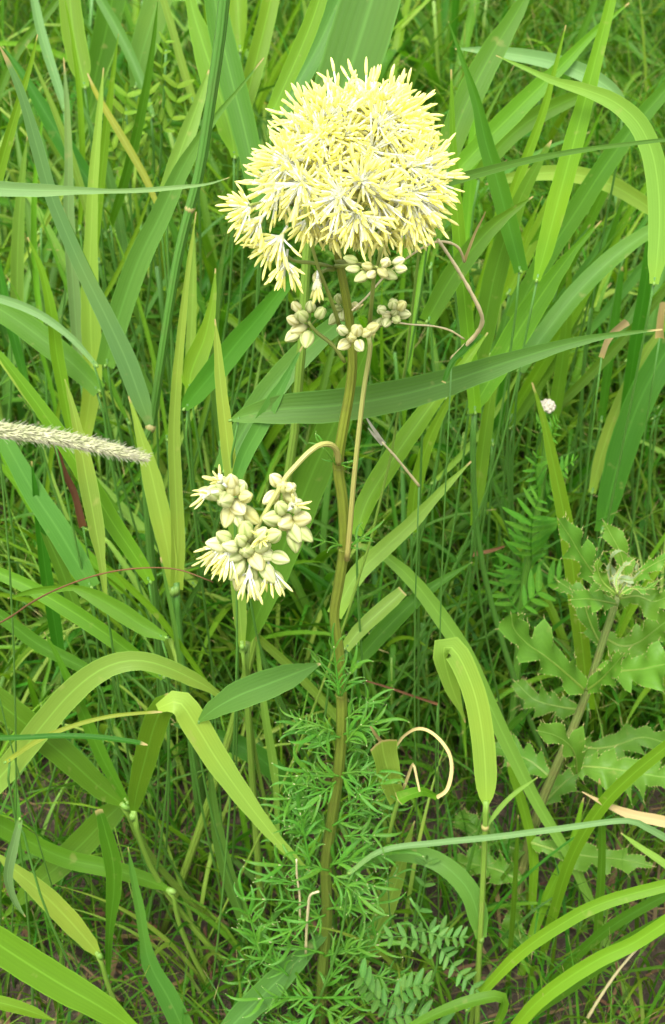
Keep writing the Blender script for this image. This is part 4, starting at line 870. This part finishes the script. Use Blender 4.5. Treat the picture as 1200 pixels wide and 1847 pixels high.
vetch('leafy vetch in the shade at the bottom between feathery foliage and thin stalk', [(690, 1870), (700, 1820), (720, 1780)], -.03,
      [([(695, 1840), (730, 1830), (770, 1835), (800, 1850)], 6, 34), ([(700, 1820), (670, 1790), (650, 1760)], 5, 34), ([(710, 1800), (740, 1780), (770, 1775)], 5, 32)])

MT['vetch_keep'] = MT['vetch']; MT['vetch'] = MT['weed'] = leaf_mat('weed_leaf', (.135, .26, .022), tfac=.35, var=.3)
vetch('yellow-green leafy weed growing behind the slanting yellowed blade', [(285, 420), (288, 330), (292, 240), (297, 150), (300, 90)], .42,
      [([(292, 240), (310, 215), (318, 185), (320, 150)], 4, 34), ([(292, 225), (275, 195), (268, 165)], 4, 28), ([(296, 150), (292, 110), (300, 70)], 4, 22), ([(288, 320), (262, 290), (250, 260)], 4, 30)])
vetch('small bright weed with upright lobed leaves left of the flower head', [(240, 420), (236, 340), (232, 260), (228, 190)], .40,
      [([(234, 280), (222, 235), (226, 190), (228, 165)], 4, 34), ([(232, 260), (246, 225), (250, 190)], 4, 34), ([(236, 320), (214, 290), (202, 265)], 4, 30)])
MT['vetch'] = MT['vetch_keep']

# ------------------------------------------------------------------ dry stalks and torn leaves
def dry_thing(name, label, Y, paths, m='straw', cat='dry grass'):
    c0 = P(*paths[0][0][0], Y); root = None; es = []
    g = Vector((c0.x, c0.y, 0))
    e = empty(name, g, label, cat)
    for i, (pts, r0, r1, nm, mm) in enumerate(paths):
        c = [P(u, v, Y-.004*k) for k, (u, v) in enumerate(pts)]
        if i == 0:
            lo = culm_path(c[0], (.015, .03)); e.location = (lo[0].x, lo[0].y, 0)
            if c[0].z > .01: part('stalk_base', tube(MB(), spline(lo, 10)[0], [1.6*PX(c0)]*10, 5).me('stalk_base', MT['culm_dark']), e)
        n = max(12, len(c)*5); cc, ws, L = spline(c, n, [(r0+(r1-r0)*k/(len(c)-1))*PX(c0) for k in range(len(c))])
        if nm == 'stem': part('stem', tube(MB(), cc, [w_*rnd.uniform(.85, 1.15) for w_ in ws], 6).me('stem', MT[mm]), e)
        else: part(nm, ribbon(MB(), cc, [w_*2 for w_ in ws], to_cam, [.4*math.sin(k*.3) for k in range(n)], .2).me(nm, MT[mm]), e)
    return e
dry_thing('dry_stalk', 'tan withered grass stalk kinked in loops right below the flower head', .02,
    [([(815, 648), (835, 628), (858, 604), (870, 582), (866, 560), (848, 524), (826, 486), (806, 455), (790, 432)], 4.5, 2.6, 'stem', 'straw'),
     ([(838, 470), (846, 450), (858, 418), (870, 395), (876, 382)], 3.2, 1, 'leaf', 'dry'),
     ([(838, 472), (828, 448), (808, 437), (780, 438), (745, 458), (700, 492), (662, 535), (635, 560)], 2.6, 1.6, 'stem', 'straw'),
     ([(838, 612), (812, 596), (780, 588), (740, 585), (690, 578)], 1.8, 1.4, 'stem', 'straw'),
     ([(866, 600), (850, 615), (834, 634), (815, 655), (800, 690)], 8, 4, 'leaf', 'deep')])
dry_thing('dry_spikelet', 'whitish dry seed husk on a thin tan stalk right of the yellow side branch', .05,
    [([(756, 876), (735, 850), (712, 822), (690, 798)], 2.6, 2, 'stem', 'straw'), ([(692, 801), (682, 785), (670, 768), (660, 752)], 5, 1.2, 'husk', 'bristle'), ([(690, 800), (676, 786), (664, 772)], 4, 1, 'husk', 'bristle')])
dry_thing('torn_grass', 'torn yellow-green leaf with dry threads curled into a loop by the feathery stem', -.005,
    [([(700, 1520), (708, 1480), (720, 1440)], 4, 3.5, 'stem', 'culm'), ([(718, 1444), (706, 1410), (696, 1372), (690, 1338)], 16, 24, 'leaf', 'lime'),
     ([(690, 1350), (712, 1348), (728, 1328), (750, 1315), (772, 1318), (795, 1336), (812, 1362), (815, 1392), (806, 1424), (788, 1438)], 2, 3.4, 'thread', 'dry'),
     ([(788, 1438), (765, 1428), (742, 1432), (718, 1442)], 5, 12, 'leaf', 'bright'),
     ([(718, 1442), (732, 1412), (745, 1378), (752, 1404), (757, 1428)], 3, 1.6, 'thread', 'dry'),
     ([(690, 1340), (678, 1325), (668, 1310)], 4, 1.5, 'thread', 'dry')])
dry_thing('dry_stalk', 'thin red-brown dry stalk arching over the left grass under the foxtail', -.01,
    [([(-30, 1140), (20, 1112), (60, 1085), (110, 1060), (180, 1036), (250, 1025), (320, 1027), (385, 1050)], 1.9, 1.0, 'stem', 'brown')])
dry_thing('dry_stalk', 'straight tan straw lying over the soil at the bottom right', -.01, [([(1052, 1850), (1085, 1795), (1120, 1745), (1172, 1686)], 3.2, 2, 'stem', 'straw')])
dry_thing('dry_stalk', 'tan and white broken straw standing in the feathery foliage', -.012,
    [([(552, 1720), (553, 1680), (556, 1640), (560, 1615), (575, 1608)], 2.6, 2, 'stem', 'straw'), ([(541, 1670), (541, 1620), (536, 1580), (535, 1550)], 2.2, 1.6, 'stem', 'straw')])
dry_thing('dry_leaf', 'small dry tan leaf standing at the right edge under the drooping leaf', .24, [([(1190, 610), (1192, 580), (1195, 545)], 8, 5, 'leaf', 'dry')], cat='dry leaf')
dry_thing('dry_leaf', 'tan curled dry leaf above the long level grey-green blade', .2, [([(1085, 645), (1098, 612), (1115, 592), (1132, 580)], 5, 7, 'leaf', 'dry')], cat='dry leaf')
dry_thing('dry_leaf', 'rusty dry blade slanting down behind the foxtail spike', .12, [([(150, 950), (135, 890), (115, 850), (100, 800), (90, 740)], 7, 4, 'leaf', 'brown')], cat='dry leaf')
dry_thing('dry_leaf', 'rust-coloured dry blade on the soil right of the feathery stem', .07, [([(790, 1270), (745, 1255), (700, 1240), (660, 1228)], 2.5, 1.6, 'leaf', 'brown')], cat='dry leaf')
dry_thing('dry_leaf', 'orange-brown dry blade between the yarrow and the slanting green blade', .2, [([(850, 1000), (880, 995), (910, 985)], 5, 2, 'leaf', 'brown')], cat='dry leaf')

# ------------------------------------------------------------------ leafy shoots filling the meadow (each a thing)
def shoot_proto(k):
    """one shoot of stem and leaves; returns list of (name, mesh)"""
    r = random.Random(900+k); H = r.uniform(.16, .26); out = []
    lean = Vector((r.uniform(-.12, .12), r.uniform(-.12, .12), 1)).normalized()
    st = [Vector((0, 0, -.02)), lean*H*.5, lean*H]
    cc, _, L = spline(st, 8); out.append(('stem', tube(MB(), cc, [.0022-.0008*i/7 for i in range(8)], 6).me('stem', MT[('culm', 'culm_dark')[k % 2]])))
    az = r.uniform(0, 6.28); m = MT[('bright', 'mid', 'blue', 'deep', 'mid', 'pale', 'bright', 'deep', 'lime', 'mid', 'blue', 'bright')[k % 12]]
    for i in range(r.choice((3, 4, 4, 5))):
        f = (i+1)/5; az += r.uniform(2.2, 3.9); p = lean*H*min(1, f*1.05); ln = r.uniform(.15, .30)*(1.1-.3*f); w0 = r.uniform(.005, .012)
        el = r.uniform(55, 82); dr = r.uniform(6, 22); pts = [p]; c = p.copy()
        for s in range(6):
            a = R(el-dr*s*(.4+.25*s)*(.5 if r.random() < .6 else 1)); c = c+Vector((math.cos(az)*math.cos(a), math.sin(az)*math.cos(a), math.sin(a)))*ln/6; pts.append(c)
        c2, ws, L = spline(pts, 16, [w0*x for x in (.5, .95, 1, .95, .78, .5, .05)])
        side0 = Vector((-math.sin(az), math.cos(az), 0)); tw = r.uniform(-.8, .8)
        mb = ribbon(MB(), c2, ws, lambda q: Vector((-math.cos(az)*.6, -math.sin(az)*.6, .8)), [tw*j/15 for j in range(16)], .16, 4)
        out.append(('leaf', mb.me('leaf', m)))
    return out
def tuft_proto(k):
    r = random.Random(400+k); out = []; m = MT[('bright', 'mid', 'blue', 'deep', 'mid', 'pale', 'bright', 'deep', 'lime', 'mid', 'blue', 'bright')[k % 12]]
    for i in range(r.choice((5, 6, 7))):
        az = r.uniform(0, 6.28); ln = r.uniform(.2, .36); w0 = r.uniform(.003, .0078); el = r.uniform(66, 88); dr = r.uniform(1, 11)
        c = Vector((r.uniform(-.012, .012), r.uniform(-.012, .012), -.006)); pts = [c]
        for s_ in range(6):
            a = R(el-dr*s_*(.4+.3*s_)); c = c+Vector((math.cos(az)*math.cos(a), math.sin(az)*math.cos(a), math.sin(a)))*ln/6; pts.append(c)
        c2, ws, L = spline(pts, 16, [w0*x for x in (.45, .7, .95, 1, .85, .5, .05)])
        tw = r.uniform(-.9, .9); fz = r.uniform(0, 6.28)
        out.append(('leaf', ribbon(MB(), c2, ws, lambda q: Vector((math.cos(fz), math.sin(fz), .35)), [tw*j/15 for j in range(16)], .15, 4).me('leaf', m)))
    return out
def trait(pr):
    lv = [me for nm, me in pr if nm == 'leaf']; wd = sum(max((me.vertices[5*i].co-me.vertices[5*i+4].co).length for i in range(16)) for me in lv)/len(lv)
    return ('slim' if wd < .0052 else 'medium-wide' if wd < .0064 else 'broad')+'-leaved', ('three', 'four', 'five', 'six', 'seven')[len(lv)-3]+'-bladed'
PROTO = [shoot_proto(k) for k in range(24)]; TUFT = [tuft_proto(k) for k in range(24)]
SHADE = ('bright green', 'mid-green', 'blue-green', 'dark green', 'mid-green', 'pale green', 'bright green', 'dark green', 'lime-green', 'mid-green', 'blue-green', 'bright green')
def place_shoots(n, ya, yb, s0, s1, where, xs=1.15, keep=None, protos=None, nm0='grass_shoot', word='leafy grass shoot', wide=1.0):
    for i in range(n):
        y = ya+(yb-ya)*((i+rnd.random())/n); hw = (y+.49)*math.hypot(1, .6)*.28*xs
        x = rnd.uniform(-hw, hw)
        if keep and not keep(x, y): continue
        k = rnd.randrange(24); s = rnd.uniform(s0, s1)
        tr_ = ' '.join(trait((protos or PROTO)[k]))
        e = empty(nm0, (x, y, 0), f'{SHADE[k%12]} {tr_} {word} {where}', 'grass', f'{SHADE[k%12]} {tr_} {word}s {where}')
        e.rotation_euler = (rnd.uniform(-.12, .12), rnd.uniform(-.12, .12), rnd.uniform(0, 6.28)); e.scale = (s*wide, s*wide, s)
        for nm, me in (protos or PROTO)[k]:
            o = bpy.data.objects.new(nm, me); o.parent = e; link(o)
def clear(x, y):
    u = 600+x/((y+.49)*math.cos(PITCH)+.55*math.sin(PITCH))*FPX          # leave the views to the cream-budded plant and the thistle open
    return not ((y < .29 and 880 < u < 1075) or (y < .13 and u > 880))
place_shoots(40, .18, .42, .35, .60, 'low in the undergrowth behind the tall blades', keep=clear)
place_shoots(40, .42, .75, .65, 1.05, 'in the meadow behind the flower')
place_shoots(50, .75, 1.6, .8, 1.35, 'far back in the meadow')
tk = dict(protos=TUFT, nm0='grass_tuft', word='grass tuft')
place_shoots(60, .03, .24, .26, .46, 'low by the feathery stem', wide=1.35, keep=clear, **tk)
place_shoots(80, .22, .46, .42, .80, 'low in the undergrowth behind the tall blades', wide=1.2, keep=clear, **tk)
place_shoots(60, .46, .85, .85, 1.2, 'in the meadow behind the flower', **tk)
place_shoots(50, .85, 1.7, 1.0, 1.5, 'far back in the meadow', **tk)

# ------------------------------------------------------------------ uncountable field grass and ground litter
def field(name, n, region, hgt, wid, m, seed, label, flat=False, cat='grass'):
    r = np.random.RandomState(seed); S = 6
    x, y = region(r, n); h = hgt(r, x, y); w_ = wid(r, n)
    az = r.uniform(0, 2*np.pi, n); el0 = np.radians(r.uniform(58, 89, n)) if not flat else np.radians(r.uniform(-2, 14, n)); bend = np.radians(r.uniform(2, 20, n)) if not flat else np.radians(r.uniform(0, 5, n))
    fa = az+r.uniform(-1.2, 1.2, n)+np.pi/2
    P0 = np.stack([x, y, np.where(flat, r.uniform(0, .012, n), -.004)], 1)
    V = np.empty((n, S+1, 2, 3)); U = np.empty((n, S+1, 2, 2)); c = P0.copy()
    sd = np.stack([np.cos(fa), np.sin(fa), np.zeros(n)], 1)
    for s in range(S+1):
        f = s/S; prof = (.75+.25*min(1, f*4))*(1-f**2.2) + .03
        V[:, s, 0] = c-sd*(w_*prof*.5)[:, None]; V[:, s, 1] = c+sd*(w_*prof*.5)[:, None]
        U[:, s, 0] = (0, f); U[:, s, 1] = (1, f)
        e = el0-bend*s*(.5+.3*s)
        c = c+np.stack([np.cos(az)*np.cos(e), np.sin(az)*np.cos(e), np.sin(e)], 1)*(h/S)[:, None]
        c[:, 2] = np.maximum(c[:, 2], .002)
    nv = n*(S+1)*2; base = (np.arange(n)*(S+1)*2)[:, None]
    q = np.concatenate([base+np.array([[2*s, 2*s+1, 2*s+3, 2*s+2]]) for s in range(S)], 1).reshape(-1, 4)
    me = bpy.data.meshes.new(name); me.vertices.add(nv); me.vertices.foreach_set('co', V.reshape(-1).astype(np.float32))
    nq = len(q); me.loops.add(nq*4); me.loops.foreach_set('vertex_index', q.ravel().astype(np.int32))
    me.polygons.add(nq); me.polygons.foreach_set('loop_start', np.arange(0, nq*4, 4, dtype=np.int32)); me.polygons.foreach_set('loop_total', np.full(nq, 4, dtype=np.int32))
    me.update(calc_edges=True)
    ul = me.uv_layers.new(name='UVMap'); ul.data.foreach_set('uv', U.reshape(-1, 2)[q.ravel()].astype(np.float32).ravel())
    at = me.attributes.new('tint', 'FLOAT', 'POINT'); at.data.foreach_set('value', np.repeat(r.uniform(0, 1, n), (S+1)*2).astype(np.float32))
    me.polygons.foreach_set('use_smooth', np.ones(nq, dtype=bool)); me.materials.append(MT[m])
    o = link(bpy.data.objects.new(name, me)); return tag(o, label, cat, None, 'stuff')
def reg(xa, xb, ya, yb, pw=1.0):
    return lambda r, n: (r.uniform(xa, xb, n), ya+(yb-ya)*r.uniform(0, 1, n)**pw)
def h_field(r, x, y):
    k = np.clip((y-.05)/.7, .0, 1)
    return r.uniform(.5, 1.15, len(x))*(.05+.29*k)
field('field_grass', 30000, reg(-1.2, 1.2, .22, 2.4, 1.3), h_field, lambda r, n: r.uniform(.0012, .0062, n), 'field', 1, 'dense fine green grass filling the meadow')
field('field_grass', 6200, reg(-.5, .5, -.12, .35), lambda r, x, y: r.uniform(.03, .12, len(x)), lambda r, n: r.uniform(.0008, .003, n), 'field', 2, 'short thin grass sprouting from the soil')
MT['litter'] = leaf_mat('litter', (.115, .075, .038), trans=(1, 1, 1), tfac=.08, rough=.75, attr=True, var=1.4, spots=.2, rib=0)
field('straw_litter', 5200, reg(-.8, .8, -.2, 1.4), lambda r, x, y: r.uniform(.02, .11, len(x)), lambda r, n: r.uniform(.0008, .004, n), 'litter', 3, 'brown dead straw and grass litter covering the soil', True, 'litter')
